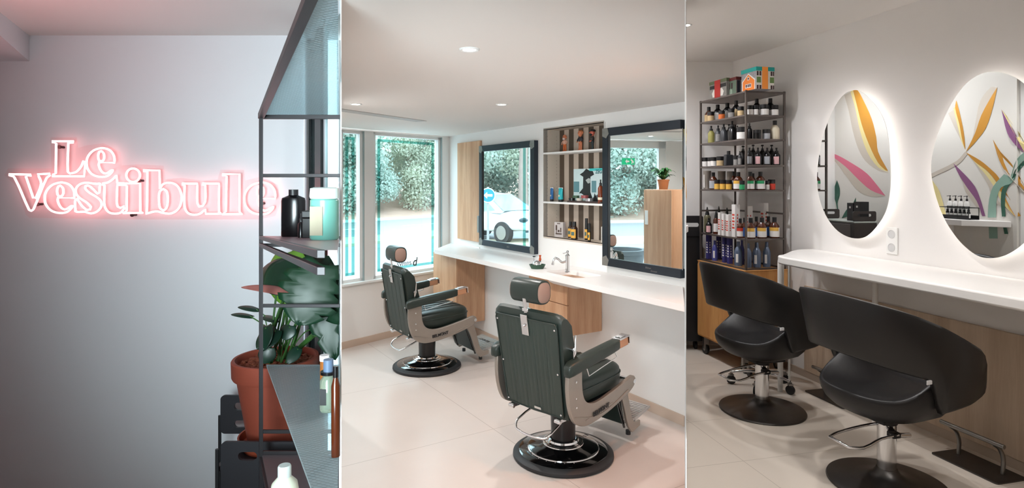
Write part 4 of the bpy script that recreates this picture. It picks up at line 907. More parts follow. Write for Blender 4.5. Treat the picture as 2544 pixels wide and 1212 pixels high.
# ---- barber chairs
LEA = mat('dark_green_leather', (36, 46, 42), 0.36, var=0.08, scale=20, bump=0.12, bscale=240)
LEAR = mat('dark_green_vinyl_back', (46, 56, 51), 0.42, bump=0.08, bscale=300)
CAST = mat('cast_aluminium', (158, 150, 142), 0.42, 0.75, var=0.06, scale=20)
BGL = mat('black_enamel', (8, 8, 9), 0.08, coat=1.0)
RUB = mat('black_rubber', (34, 34, 36), 0.55)
COPR = mat('copper_pad', (186, 136, 104), 0.4, 0.3)
def barber_chair():
    c = thing('barber_chair', 'x', 'barber chair', (0, 0, 0), 0, 'barber chairs'); L = dict(world=False)
    obj('base_ring', MB().lathe([(0.20, 0), (0.298, 0), (0.306, 0.008), (0.304, 0.022), (0.288, 0.034), (0.268, 0.038), (0.20, 0.038)], 72), RUB, c, smooth=35, **L)
    obj('base_dome', MB().lathe([(0.268, 0.02), (0.268, 0.038), (0.255, 0.043), (0.216, 0.048), (0.213, 0.058), (0.205, 0.063), (0.15, 0.074), (0.12, 0.082), (0.115, 0.09), (0, 0.09)], 72), BGL, c, smooth=25, **L)
    obj('chrome_band', MB().lathe([(0.2155, 0.049), (0.2175, 0.051), (0.2155, 0.056), (0.211, 0.058)], 72), CHROME, c, smooth=40, **L)
    mb = MB()
    for a in range(200, 340, 14): mb.ell((0.222 * cos(radians(a)), 0.222 * sin(radians(a)), 0.049), (0.003, 0.003, 0.002), 6, 4)
    obj('base_rivets', mb, CHROME, c, **L)
    obj('chrome_collar', MB().lathe([(0.126, 0.078), (0.124, 0.086), (0.096, 0.094), (0.090, 0.104), (0.08, 0.108), (0.08, 0.08)], 56), CHROME, c, smooth=30, **L)
    obj('column', MB().lathe([(0.074, 0.08), (0.074, 0.16), (0.080, 0.34), (0.080, 0.36), (0, 0.36)], 48), mat('black_satin_column', (24, 22, 24), 0.28), c, smooth=30, **L)
    obj('seat_frame', MB().box((0, 0.0, 0.365), (0.50, 0.42, 0.045)), BLACKM, c, bevel=0.01, **L)
    # seat cushion
    M_ = Matrix.Rotation(radians(3), 3, 'X')
    obj('seat', MB().rbox((0, 0.045, 0.465), (0.50, 0.56, 0.165), 0.42, M=M_), LEA, c, smooth=80, **L)
    rows = []; 
    for k in range(40):
        a = 2 * pi * k / 40; sp_ = lambda v: math.copysign(abs(v) ** 0.42, v); rows.append(M_ @ Vector((0.251 * sp_(cos(a)), 0.281 * sp_(sin(a)), 0.02)) + Vector((0, 0.045, 0.465)))
    obj('seat_piping', MB().tube(rows, 0.004, 6, closed=True), LEAR, c, smooth=80, **L)
    mb = MB()
    for x in (-0.14, -0.07, 0, 0.07, 0.14): mb.tube([M_ @ Vector((x, y, 0.0835 * (1 - abs(y / 0.30) ** 4.7) ** 0.21)) + Vector((0, 0.045, 0.466)) for y in [-0.22 + 0.044 * i for i in range(11)]], 0.0025, 6)
    obj('seat_seams', mb, BLACKP, c, smooth=80, **L)
    # backrest block
    prof = [(-0.245, 0.335), (-0.335, 0.90), (-0.332, 0.925), (-0.315, 0.938), (-0.285, 0.93), (-0.245, 0.89), (-0.205, 0.80), (-0.17, 0.68), (-0.145, 0.52), (-0.15, 0.40), (-0.165, 0.335)]
    rows = []
    for i in range(-8, 9):
        s = i / 8; ax = abs(s); x = s * 0.252; dr = 0.022 * max(0, (ax - 0.78) / 0.22) ** 2; ins = 0.012 * max(0, (ax - 0.85) / 0.15) ** 2
        w_ = 1.0
        row = []
        for (y, z_) in prof:
            xx = x * (0.93 + 0.09 * (z_ - 0.335) / 0.6)
            zz = z_ - dr * (1.2 if z_ > 0.8 else 0); yy = y + (ins if y < -0.24 else -ins)
            row.append(Vector((xx, yy, zz)))
        rows.append(row)
    obj('backrest', MB().grid(rows, cu=True, caps=True), LEA, c, smooth=45, bevel=None, **L)
    # ribbed rear panel
    rows = []
    nz_ = 8; nx = 80
    for j in range(nz_ + 1):
        f = j / nz_; z_ = 0.345 + (0.885 - 0.345) * f; row = []
        for i in range(nx + 1):
            s = -1 + 2 * i / nx; x = s * 0.235 * (0.93 + 0.09 * f); g = 0.0
            ph = (s + 1) / 2 * 15; fr = abs((ph % 1) - 0.5) * 2
            if abs(s) < 0.8: g = 0.006 * (1 - fr ** 6) - 0.006
            y = -0.247 - (z_ - 0.335) * 0.1593 - 0.007 - g * 1.0 * (1 if f > 0.02 and f < 0.98 else 0)
            row.append(Vector((x, y, z_)))
        rows.append(row[::-1])
    obj('rear_panel', MB().grid(rows), LEAR, c, smooth=80, **L)
    o = c.children[-1] if False else None
    ang = math.atan(0.1593)
    def bk(x, z_, o_=0.0): return Vector((x, -0.247 - (z_ - 0.335) * 0.1593 - 0.008 - o_, z_))
    mb = MB().tube([bk(-0.216, 0.35), bk(-0.236, 0.86), bk(-0.225, 0.882), bk(0.225, 0.882), bk(0.236, 0.86), bk(0.216, 0.35), bk(0, 0.342)], 0.0045, 8, closed=True); obj('back_piping', mb, LEA, c, smooth=60, **L)
    mb = MB()
    for x, z_ in ((-0.222, 0.85), (0.222, 0.85), (-0.212, 0.60), (0.212, 0.60), (-0.204, 0.365), (0.204, 0.365)): mb.ell(bk(x, z_, 0.004), (0.006, 0.004, 0.006), 10, 6)
    obj('panel_screws', mb, CHROME, c, **L)
    Rb = Matrix.Rotation(ang, 3, 'X')
    obj('headrest_bracket', MB().box(bk(0, 0.845, 0.006), (0.052, 0.006, 0.12), Rb), CHROME, c, bevel=0.003, **L)
    obj('bracket_knob', MB().cyl(bk(0, 0.842, 0.009), bk(0, 0.842, 0.022), 0.009), CHROME, c, bevel=0.002, **L)
    obj('headrest_post', MB().box((0, -0.338, 0.965), (0.026, 0.009, 0.13), Rb).box((0, -0.325, 0.930), (0.045, 0.03, 0.02)), CHROME, c, bevel=0.003, **L)
    # headrest: rounded pad with mesh end caps
    rows = []
    def ring(x, s, yo=0.0):
        out = []
        for k in range(28):
            a = 2 * pi * k / 28; yy = 0.058 * s * math.copysign(abs(cos(a)) ** 0.75, cos(a)); zz = 0.068 * s * math.copysign(abs(sin(a)) ** 0.75, sin(a)); out.append(Vector((x, -0.295 + yy + yo, 1.035 + zz)))
        return out
    for x, s in ((-0.108, 0.86), (-0.106, 0.97), (-0.098, 1.0), (0.098, 1.0), (0.106, 0.97), (0.108, 0.86)): rows.append(ring(x, s))
    obj('headrest', MB().grid(rows, cu=True, caps=True), LEA, c, smooth=50, **L)
    for q in (-1, 1):
        obj('headrest_mesh', MB().grid([[Vector((q * x, p.y, p.z)) for p in ring(0, s, -0.004)] for x, s in ((0.104, 0.84), (0.113, 0.84), (0.116, 0.76))], cu=True, caps=True), mat('tan_mesh_cap', (150, 122, 110), 0.6, bump=0.8, bscale=500), c, smooth=40, label='tan mesh end cap', **L)
    for q in (-1, 1):
        # side frames
        pf = [(-.30, .62), (-.302, .52), (-.285, .42), (-.25, .345), (-.20, .31), (-.14, .295), (-.04, .30), (.10, .325), (.26, .37), (.325, .40), (.35, .43), (.345, .46), (.315, .472), (.22, .45), (.10, .425), (-.02, .405), (-.10, .41), (-.15, .44), (-.175, .50), (-.18, .62)]
        pts = smooth_path([(q * 0.262, y, z_) for y, z_ in pf], True, 3, 60)
        obj('side_frame', MB().prism(pts, (q * 0.026, 0, 0)), CAST, c, smooth=35, bevel=0.005, **L)
        obj('frame_trim', MB().tube(smooth_path([(q * 0.2895, y, z_) for y, z_ in ((-.25, .37), (-.05, .328), (.12, .352), (.27, .40))], sub=5), 0.003, 6).box((q * 0.2885, -0.02, 0.345), (0.003, 0.26, 0.006), Matrix.Rotation(radians(8), 3, 'X')), CAST, c, **L)
        mb = MB()
        for y, z_ in ((-.235, .56), (-.235, .47), (-.232, .42)): mb.ell((q * 0.289, y, z_), (0.003, 0.007, 0.007), 8, 5)
        obj('frame_screws', mb, CHROME, c, **L)
        # armrest
        rows = []
        for (y, w_, h_, zc_) in ((-.318, .030, .04, .628), (-.31, .052, .062, .632), (-.28, .070, .075, .643), (-.10, .074, .072, .668), (.08, .070, .066, .690), (.14, .064, .062, .698), (.145, .060, .058, .699)):
            rows.append([Vector((q * 0.285 + w_ / 2 * math.copysign(abs(cos(a)) ** .5, cos(a)), y, zc_ + h_ / 2 * math.copysign(abs(sin(a)) ** .5, sin(a)))) for a in [2 * pi * k / 24 for k in range(24)]])
        obj('armrest', MB().grid(rows, cu=True, caps=True), LEA, c, smooth=50, **L)
        Ra = Matrix.Rotation(radians(6), 3, 'X')
        obj('arm_pad', MB().box((q * 0.285, .188, .703), (0.058, 0.09, 0.05), Ra), COPR, c, bevel=0.006, label='copper coloured arm end', **L)
        obj('arm_cap', MB().box((q * 0.285, .196, .731), (0.064, 0.105, 0.009), Ra).box((q * 0.285, .245, .712), (0.064, 0.008, 0.045), Ra), CHROME, c, bevel=0.003, **L)
        obj('ashtray_lid', MB().box((q * 0.285, .19, .738), (0.04, 0.055, 0.006), Ra), CHROME, c, bevel=0.002, **L)
        obj('towel_rail', MB().tube(smooth_path([(q * 0.31, -.17, .63), (q * 0.318, -.16, .585), (q * 0.318, .0, .615), (q * 0.318, .11, .635), (q * 0.305, .10, .67)], sub=4, corner=80), 0.003, 8), CHROME, c, smooth=60, **L)
        obj('footrest_arm', MB().prism(smooth_path([(q * 0.195, y, z_) for y, z_ in ((.27, .44), (.33, .43), (.37, .36), (.415, .20), (.45, .13), (.52, .125), (.52, .09), (.43, .07), (.385, .12), (.34, .25), (.30, .34), (.26, .38))], True, 2, 60), (q * 0.018, 0, 0)), CAST, c, smooth=35, bevel=0.003, **L)
        obj('pivot', MB().cyl((q * 0.19, .335, .435), (q * 0.292, .335, .435), 0.014), CHROME, c, **L)
        obj('footrest_strut', MB().tube([(q * 0.17, .28, .40), (q * 0.17, .40, .10)], 0.008, 8), BGL, c, **L)
        obj('rubber_stop', MB().cyl((q * 0.16, .46, .062), (q * 0.16, .46, .035), 0.016), RUB, c, **L)
        obj('back_hinge', MB().box((q * 0.18, -.235, .325), (0.03, 0.06, 0.022)).cyl((q * 0.16, -.262, .322), (q * 0.20, -.262, .322), 0.012), CHROME, c, bevel=0.002, **L)
        obj('back_lever', MB().cyl((q * 0.245, -.235, .735), (q * 0.275, -.235, .735), 0.013).tube([(q * 0.277, -.242, .69), (q * 0.279, -.238, .72), (q * 0.279, -.232, .75), (q * 0.277, -.226, .815)], 0.007, 8, radii=[.003, .011, .006, .005]), CHROME, c, smooth=50, **L)
    obj('calf_pad', MB().box((0, .375, .235), (0.33, 0.03, 0.24), Matrix.Rotation(radians(14), 3, 'X')), LEA, c, bevel=0.012, **L)
    Rf = Matrix.Rotation(radians(12), 3, 'X'); mb = MB().box((0, .565, .135), (0.37, 0.24, 0.014), Rf)
    for i in range(13): mb.box(Vector((0, .565, .135)) + Rf @ Vector((0, -0.105 + i * 0.0175, 0.009)), (0.35, 0.009, 0.006), Rf)
    obj('footrest', mb, mat('aluminium_footplate', (190, 188, 186), 0.3, 0.7), c, bevel=0.0015, **L)
    writing('footrest_lettering', 'BELMONT', 0.035, BLACKM, c, frame_m(Vector((0, .565, .135)) + Rf @ Vector((0, 0.04, 0.0125)), (-1, 0, 0), Rf @ Vector((0, -1, 0))), 0.0006, shear=0.3)
    for q in (1, -1): writing('frame_lettering', 'BELMONT', 0.034, BLACKM, c, frame_m((q * 0.292, -0.01, 0.352), (0, q, 0.13), (0, 0, 1)), 0.0015, bold=0.0008, shear=0.1)
    obj('maker_plate', MB().box(bk(0.03, 0.362, 0.003), (0.05, 0.003, 0.013), Rb), mat('silver_plate', (206, 206, 204), 0.3, 0.8), c, **L)
    pts = smooth_path([(-.09, -0.02, .345), (-.13, -.26, .255), (-.10, -.30, .215), (.10, -.30, .215), (.13, -.26, .24), (.10, -0.02, .325)], sub=4, corner=89)
    obj('foot_lever', MB().tube(pts, 0.0065, 10), CHROME, c, smooth=60, **L)
    obj('lever_pivot', MB().cyl((0.07, -.02, .30), (0.125, -.02, .30), 0.012), CHROME, c, **L)
    return c
def place(o, px, py, fwd, label):
    p = onz(px, py, 0); o.location = (p.x, p.y, 0); o.rotation_euler = (0, 0, math.atan2(-fwd[0], fwd[1])); o['label'] = label
bc = barber_chair(); bc2 = copy_tree(bc)
place(bc, 1399, 1129, (0.70, 0.71), 'dark green leather barber chair nearest the camera, before the drawer cabinet')
place(bc2, 1061, 911, (0.84, 0.54), 'dark green leather barber chair further back, beside the window')
# ================================================================ OUTDOORS (beyond the window wall)
WN = -WWALL.n; WU = -WWALL.u
ORI = Vector((-0.744, 7.158, 0))
def OD(dist, along, z=0.0): v = ORI + WN * dist + WU * along; v.z = z; return v
GZ = -0.15
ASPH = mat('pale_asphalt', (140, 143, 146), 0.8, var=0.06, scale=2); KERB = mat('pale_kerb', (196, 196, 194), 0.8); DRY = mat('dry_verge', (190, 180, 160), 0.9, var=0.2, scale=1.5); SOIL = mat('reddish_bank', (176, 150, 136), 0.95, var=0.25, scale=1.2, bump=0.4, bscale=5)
def band(name, d0, d1, z0, z1, m, n=1): 
    return struct(name, MB().prism([OD(d0, -70, GZ - 0.4), OD(d1, -70, GZ - 0.4), OD(d1, -70, z1), OD(d0, -70, z0)], WU * 130), m, smooth=0)
band('ground_pavement', 0.13, 2.2, GZ, GZ, KERB); band('ground_road', 2.2, 9.5, GZ - 0.02, GZ - 0.02, ASPH); band('ground_median', 9.5, 11.3, GZ + 0.06, GZ + 0.06, DRY)
band('ground_road', 11.3, 18.5, GZ - 0.02, GZ - 0.02, ASPH); band('ground_kerb', 18.5, 19.0, GZ + 0.08, GZ + 0.08, KERB); band('ground_bank', 19.0, 34, GZ + 0.05, 2.2, SOIL)
mb = MB()
for d_ in (5.8, 14.8):
    for i in range(-16, 12): a = OD(d_, i * 4.0, GZ - 0.019); mb.prism([a, a + WU * 1.8, a + WU * 1.8 + WN * 0.14, a + WN * 0.14], (0, 0, 0.004))
tag(obj('road_marking', mb, mat('road_paint', (226, 226, 226), 0.7), smooth=0), kind='structure')
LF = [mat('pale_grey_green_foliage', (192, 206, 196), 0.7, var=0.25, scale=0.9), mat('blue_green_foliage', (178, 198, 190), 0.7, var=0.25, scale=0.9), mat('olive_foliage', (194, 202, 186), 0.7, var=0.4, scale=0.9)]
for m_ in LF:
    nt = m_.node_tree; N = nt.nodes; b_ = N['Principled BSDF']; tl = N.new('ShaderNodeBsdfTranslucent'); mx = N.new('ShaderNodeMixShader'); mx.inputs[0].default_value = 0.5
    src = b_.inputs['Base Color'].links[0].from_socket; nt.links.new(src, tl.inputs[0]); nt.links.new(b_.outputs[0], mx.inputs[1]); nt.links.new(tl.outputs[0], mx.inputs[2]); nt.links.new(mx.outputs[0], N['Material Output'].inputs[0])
BARK = mat('tree_bark', (128, 116, 108), 0.9, var=0.2)
def tree(seed, m, nleaf=15000):
    random.seed(seed); t = thing('tree', 'x', 'tree', (0, 0, 0), 0, 'trees on the bank across the road')
    mb = MB(); bl = []
    for i in range(26):
        a = random.uniform(0, 2 * pi); r = random.uniform(0.2, 1.9); bl.append((Vector((r * cos(a), r * sin(a), random.uniform(0.4, 6.2))), random.uniform(0.7, 1.25)))
    for i in range(nleaf):
        c, R = random.choice(bl); d_ = Vector((random.gauss(0, 1), random.gauss(0, 1), random.gauss(0, 1))).normalized(); p = c + d_ * R * random.random() ** .4 * Vector((1, 1, .8)).length / 1.62
        a = Vector((random.gauss(0, 1), random.gauss(0, 1), random.gauss(0, 1))).normalized(); b_ = a.cross(d_ + Vector((.01, .02, .03))).normalized(); s = random.uniform(0.05, 0.12)
        mb.add([p - a * s, p - b_ * s * .6, p + a * s, p + b_ * s * .6], [(0, 1, 2, 3)])
    obj('crown', mb, m, t, world=False, smooth=0)
    mb = MB().tube([(0, 0, -1.4), (0.06, 0, 1.2), (-0.05, 0.1, 2.8), (0.1, 0, 4.5)], 0.14, 8, radii=[.17, .14, .11, .05])
    for c, R in bl[:6]: mb.tube([(0, 0, 1.3 + random.random()), c], 0.05, 6, radii=[.07, .03])
    obj('trunk', mb, BARK, t, world=False, smooth=60)
    return t
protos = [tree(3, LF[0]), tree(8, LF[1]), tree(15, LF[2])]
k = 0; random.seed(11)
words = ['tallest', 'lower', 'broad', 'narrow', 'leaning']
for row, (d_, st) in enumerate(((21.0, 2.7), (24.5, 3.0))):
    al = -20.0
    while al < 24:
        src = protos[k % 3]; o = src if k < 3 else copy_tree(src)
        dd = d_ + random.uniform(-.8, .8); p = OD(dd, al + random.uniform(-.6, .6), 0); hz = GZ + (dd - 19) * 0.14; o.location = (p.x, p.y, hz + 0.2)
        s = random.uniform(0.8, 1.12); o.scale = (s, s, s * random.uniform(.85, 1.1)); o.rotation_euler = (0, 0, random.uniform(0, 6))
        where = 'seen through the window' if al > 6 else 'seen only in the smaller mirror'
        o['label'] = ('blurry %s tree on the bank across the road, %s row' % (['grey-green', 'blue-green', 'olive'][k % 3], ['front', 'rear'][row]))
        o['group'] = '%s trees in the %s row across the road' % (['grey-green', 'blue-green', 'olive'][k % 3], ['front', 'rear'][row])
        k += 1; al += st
# bare trunk and sign and car mirrored in the smaller mirror
def mground(px, py, z=GZ):
    s, r = mir(CWALL, 0.03, px, py); t = (z - s.z) / r.z; return s + r * t
pt = thing('pine_tree', 'tall slender pine trunk standing on the verge, seen in the smaller mirror', 'tree', mground(1300, 556))
mb = MB().tube([(0, 0, 0), (-0.1, 0.05, 2.5), (-0.45, 0.1, 5.0), (-0.3, 0.1, 8)], 0.2, 10, radii=[.24, .2, .17, .12]); obj('trunk', mb, mat('pine_bark', (150, 134, 126), 0.9, var=0.2), pt, world=False, smooth=60)
random.seed(5); mb = MB()
for i in range(900):
    p = Vector((random.gauss(-0.3, 1.1), random.gauss(0, 1.1), random.uniform(6.2, 8.6))); a = Vector((random.gauss(0, 1), random.gauss(0, 1), random.gauss(0, 1))).normalized(); b_ = a.orthogonal().normalized(); mb.add([p - a * .14, p - b_ * .08, p + a * .14, p + b_ * .08], [(0, 1, 2, 3)])
obj('crown', mb, LF[0], pt, world=False, smooth=0)
# road sign
sp_ = mground(1213, 640); sgn = thing('road_sign', 'round blue road sign with a white arrow on a thin post', 'road sign', sp_)
s, r = mir(CWALL, 0.03, 1213, 485); tt = (sp_.x - s.x) / r.x; zc_ = (s + r * tt).z; look = (s - Vector((sp_.x, sp_.y, zc_))); look.z = 0; look.normalize()
obj('post', MB().cyl((0, 0, 0), (0, 0, zc_ - sp_.z + 0.2), 0.03), mat('grey_post', (150, 150, 150), 0.5), sgn, world=False)
Ms = look.to_track_quat('Z', 'Y').to_matrix(); c0 = Vector((0, 0, zc_ - sp_.z)) + look * 0.04
rr = 0.062 * 2.9
obj('disc', MB().lathe([(0, 0), (rr, 0), (rr, 0.015), (0, 0.015)], 32, c0, Ms), mat('sign_white', (235, 238, 240), 0.5), sgn, world=False)
obj('disc_face', MB().lathe([(0, 0.0155), (rr * .88, 0.0155), (rr * .88, 0.02), (0, 0.02)], 32, c0, Ms), mat('sign_blue', (30, 130, 205), 0.4), sgn, world=False)
rt = Ms @ Vector((1, 0, 0)); rt = Vector((-look.y, look.x, 0)); mb = MB(); q = c0 + look * 0.0215
mb.prism([q + rt * rr * x + UP * rr * z_ for x, z_ in ((.6, 0), (.1, -.45), (.1, -.16), (-.6, -.16), (-.6, .16), (.1, .16), (.1, .45))], look * 0.003)
obj('arrow', mb, mat('sign_white', (235, 238, 240), 0.5), sgn, world=False, smooth=0)
# white car
CARW = mat('white_car_paint', (225, 232, 234), 0.25, coat=0.8); CARG = mat('car_window', (120, 150, 156), 0.1, 0.3); CARD = mat('car_dark_trim', (40, 60, 68), 0.4)
cpos = mground(1226, 594); car = thing('car', 'white compact car parked on the road, seen in the smaller mirror', 'car', cpos)
sec = [(-2.05, .45, .78, .70), (-1.9, .36, .95, .82), (-1.0, .3, 1.02, .86), (0.0, .28, 1.0, .88), (1.0, .3, .98, .87), (1.75, .36, .88, .82), (2.05, .42, .72, .70)]
rows = []
for x, zb, zt_, hw in sec:
    rows.append([Vector((x, y, z_)) for y, z_ in ((-hw * .92, zb), (-hw, zb + .15), (-hw, zt_ - .2), (-hw * .86, zt_ - .02), (0, zt_ + .03), (hw * .86, zt_ - .02), (hw, zt_ - .2), (hw, zb + .15), (hw * .92, zb))])
obj('body', MB().grid(rows, cu=True, caps=True), CARW, car, world=False, smooth=50, subsurf=1)
rows = []
for x, z_, hw in ((-1.95, .92, .70), (-1.5, 1.42, .60), (-0.6, 1.52, .62), (0.25, 1.46, .60), (1.15, .95, .74)):
    rows.append([Vector((x, y * hw, z0)) for y, z0 in ((-1.12, .9), (-1.0, z_ - .05), (-.8, z_), (.8, z_), (1.0, z_ - .05), (1.12, .9))])
obj('cabin', MB().grid(rows), CARW, car, world=False, smooth=50)
mb = MB()
mb.quad((1.17, -.66, .97), (1.17, .66, .97), (.30, .52, 1.45), (.30, -.52, 1.45))
for q in (-1, 1): mb.prism([(1.0, q * .84, .98), (.22, q * .70, 1.40), (-1.35, q * .70, 1.38), (-1.8, q * .80, .98)], (0, q * 0.01, 0))
obj('windows', mb, CARG, car, world=False, smooth=0)
for x in (-1.3, 1.3):
    for q in (-1, 1):
        wh = obj('wheel', MB().cyl((x, q * .70, .33), (x, q * .88, .33), 0.33, seg=32), RUB, car, world=False)
        obj('wheel_rim', MB().cyl((x, q * .881, .33), (x, q * .895, .33), 0.21, seg=24), STEEL, wh, world=False)
for q in (-1, 1): obj('headlight', MB().ell((1.93, q * .58, .72), (0.1, 0.17, 0.07)), CARD, car, world=False)
obj('grille', MB().box((2.07, 0, .68), (0.03, 0.6, 0.13)).box((2.05, 0, .42), (0.05, 1.2, 0.12)), CARD, car, world=False, bevel=0.01)
obj('bumper', MB().rbox((2.0, 0, .5), (0.3, 1.5, 0.16), 0.4), CARW, car, world=False, smooth=60)
obj('number_plate', MB().box((2.17, 0, .52), (0.02, 0.5, 0.11)), LWHITE, car, world=False)
toV = (s - cpos); toV.z = 0; ang_ = math.atan2(toV.y, toV.x); car.rotation_euler = (0, 0, ang_ - 0.75)

# ---- side bay of the middle room: what the big mirror shows
def bay(px, py, d_): s, r = mir(CWALL, 0.03, px, py); return s + r * d_
kc = thing('storage_cabinet', 'tall oak cupboard at the side wall, reflected in the big mirror', 'cabinet', (-1.9, 4.5, 0))
f0, f1, s1 = bay(1604, 470, 3.02), bay(1673, 470, 2.66), bay(1720, 470, 2.62)
zt_ = 1.575; fa_, fb_ = Vector((f0.x, f0.y, 0.06)), Vector((f1.x, f1.y, 0.06)); du = fb_ - fa_; dn = Vector((du.y, -du.x, 0)).normalized()
if dn.y > 0: dn = -dn
obj('body', MB().para(fa_, du, dn * 0.38, (0, 0, zt_ - 0.06)), OAK, kc, smooth=0, bevel=0.003)
obj('door', MB().para(fa_ - dn * 0.001 + UP * 0.004, du, dn * -0.018, (0, 0, zt_ - 0.068)), OAK, kc, smooth=0, bevel=0.002)
obj('plinth', MB().para(fa_ + dn * 0.03 - UP * 0.06, du, dn * 0.32, (0, 0, 0.06)), BLACKM, kc, smooth=0)
sw = thing('light_switch', 'tall white switch plate on the oak cupboard seen in the big mirror', 'switch', fa_ + UP * 1.1)
obj('plate', MB().para(fa_ + du * 0.06 - dn * 0.0195 + UP * 1.09, du.normalized() * 0.07, dn * -0.008, (0, 0, 0.17)), mat('socket_white', (236, 236, 234), 0.35), sw, smooth=0, bevel=0.002)
fp_ = fa_ + du * 0.25 + dn * 0.16; fp_.z = zt_ + 0.0005
fern = thing('potted_fern', 'small green fern in a tan clay pot on top of the oak cupboard', 'plant', fp_)
obj('pot', MB().lathe([(0, 0), (0.05, 0), (0.066, 0.10), (0.072, 0.102), (0.072, 0.12), (0.062, 0.12), (0.058, 0.105), (0, 0.1)], 28), mat('tan_pot', (196, 128, 84), 0.6), fern, world=False)
random.seed(2)
for i in range(34):
    a = random.uniform(0, 2 * pi); L_ = random.uniform(0.12, 0.24); hh = random.uniform(0.05, 0.16); d_ = Vector((cos(a), sin(a), 0)); sd = Vector((-sin(a), cos(a), 0)); mb = MB(); rows = []
    for j in range(7):
        f = j / 6; c_ = d_ * L_ * f + UP * (0.11 + hh * sin(f * 2.3)); w_ = 0.018 * sin(pi * min(1, f * .9 + .1)) + 0.001; rows.append([c_ - sd * w_, c_, c_ + sd * w_])
    obj('frond', mb.grid(rows), mat('fern_green', (40, 84, 44), 0.5, var=0.2), fern, world=False, smooth=60)
ex = mirhit(CWALL, 0.03, 1561, 401, WWALL, 0.03); exs = thing('exit_sign', 'green and white running-man exit sign above the glazed door', 'exit sign', ex)
eu = Vector((0.6335, 0.7735, 0)) * -1
obj('housing', MB().para(ex - eu * 0.085 - UP * 0.04, eu * 0.17, UP * 0.08, WWALL.n * 0.02), mat('exit_green', (0, 140, 96), 0.4, emit=(0, 150, 100), estr=0.5), exs, smooth=0)
q = ex + WWALL.n * 0.0212
obj('arrow', MB().prism([q + eu * x + UP * z_ for x, z_ in ((-.045, 0), (-.02, .03), (-.02, .01), (.01, .01), (.01, -.01), (-.02, -.01), (-.02, -.03))], WWALL.n * 0.001), LWHITE, exs, smooth=0)
obj('figure', MB().prism([q + eu * x + UP * z_ for x, z_ in ((.03, .03), (.04, .03), (.07, .0), (.075, -.03), (.06, -.012), (.05, -.03), (.035, -.03), (.045, 0), (.028, .01))], WWALL.n * 0.001), LWHITE, exs, smooth=0)
downlight((-1.75, 4.95, ZC), 'recessed ceiling spotlight by the glazed door, seen in the big mirror', 22)
# tubs outside the door
tb = mirhit(CWALL, 0.03, 1545, 620, VPlane(WWALL.a - 1.6, WWALL.b, 1)); tb.z = GZ
t = thing('planter_tub', 'large dark planter tub standing outside the glazed door', 'planter', tb)
obj('tub', MB().lathe([(0, 0), (0.24, 0), (0.33, 0.75), (0.36, 0.76), (0.36, 0.82), (0.3, 0.82), (0.28, 0.7), (0, 0.7)], 32), mat('dark_grey_tub', (70, 78, 84), 0.6), t, world=False, smooth=40)
# ================================================================ RIGHT ROOM
RN, RU = RWALL.n, RWALL.u
def zz(x, y): return (2000 + x / 2.204, 150 + y / 2.204)
LED = mat('led_strip', (255, 250, 246), 0.5, emit=(255, 246, 238), estr=6.0)
EGG1 = [(268,163),(215,185),(165,250),(120,350),(90,450),(72,560),(66,660),(80,760),(115,850),(165,920),(225,962),(290,975),(340,960),(395,905),(440,830),(462,740),(468,640),(462,500),(445,370),(410,280),(350,205),(300,168)]
EGG2 = [(1020,62),(940,85),(870,140),(800,240),(740,370),(700,500),(690,600),(710,720),(760,860),(830,970),(900,1040),(960,1075),(1030,1082),(1100,1065),(1180,1015),(1260,930),(1330,800),(1370,650),(1350,450),(1290,280),(1210,140),(1120,80)]
def egg(label, pts):
    w3 = smooth_path([RWALL.pt(*zz(x, y), 0.055) for x, y in pts], True, 4, 80)
    c = sum(w3, Vector()) / len(w3); t = thing('lit_mirror', label, 'mirror', c - RN * 0.054)
    obj('glass', MB().prism(w3, -RN * 0.005), MIRROR, t, smooth=30, label='reflecting mirror glass')
    inner = [c + (p - c) * 0.93 - RN * 0.012 for p in w3]
    obj('back_box', MB().prism([c + (p - c) * 0.86 - RN * 0.0055 for p in w3], -RN * 0.048), WHITE, t, smooth=30)
    obj('led_strip', MB().tube(inner, 0.006, 6, closed=True), LED, t, smooth=60, label='glowing white light strip')
    return t
egg('smaller egg-shaped mirror with glowing white halo beside the bottle rack', EGG1)
egg('larger egg-shaped mirror with glowing white halo at the right picture edge', EGG2)
socket('wall_socket', 'white double socket, one outlet above the other, between the two lit mirrors', RWALL.pt(2217, 598, 0.001), RU, RN, 2, 0.095, True)

# ---- mural seen in the mirrors
MN, MU = MURAL.n, MURAL.u
ms, me_ = Vector((MURAL.a + MURAL.b * 4.12, 4.12, 0)), Vector((MURAL.a + MURAL.b * 6.15, 6.15, 0))
struct('wall_mural', MB().para(ms, me_ - ms, -MN * 0.02, (0, 0, ZR)), mat('mural_wall_white', (222, 218, 212), 0.6), smooth=0)
GOLD = mat('mural_gold', (190, 134, 48), 0.6); BEI = mat('mural_beige', (198, 188, 176), 0.6); YLW = mat('mural_pale_yellow', (226, 210, 150), 0.6); PNK = mat('mural_pink', (214, 112, 138), 0.6)
PUR = mat('mural_purple', (138, 88, 130), 0.6); TEA = mat('mural_sage', (140, 172, 158), 0.6); DTE = mat('mural_dark_teal', (56, 100, 84), 0.6)
mural = thing('mural_painting', 'wall mural of large painted leaves, reflected in the two egg mirrors', 'mural', ms.lerp(me_, 0.3) + MN * 0.001)
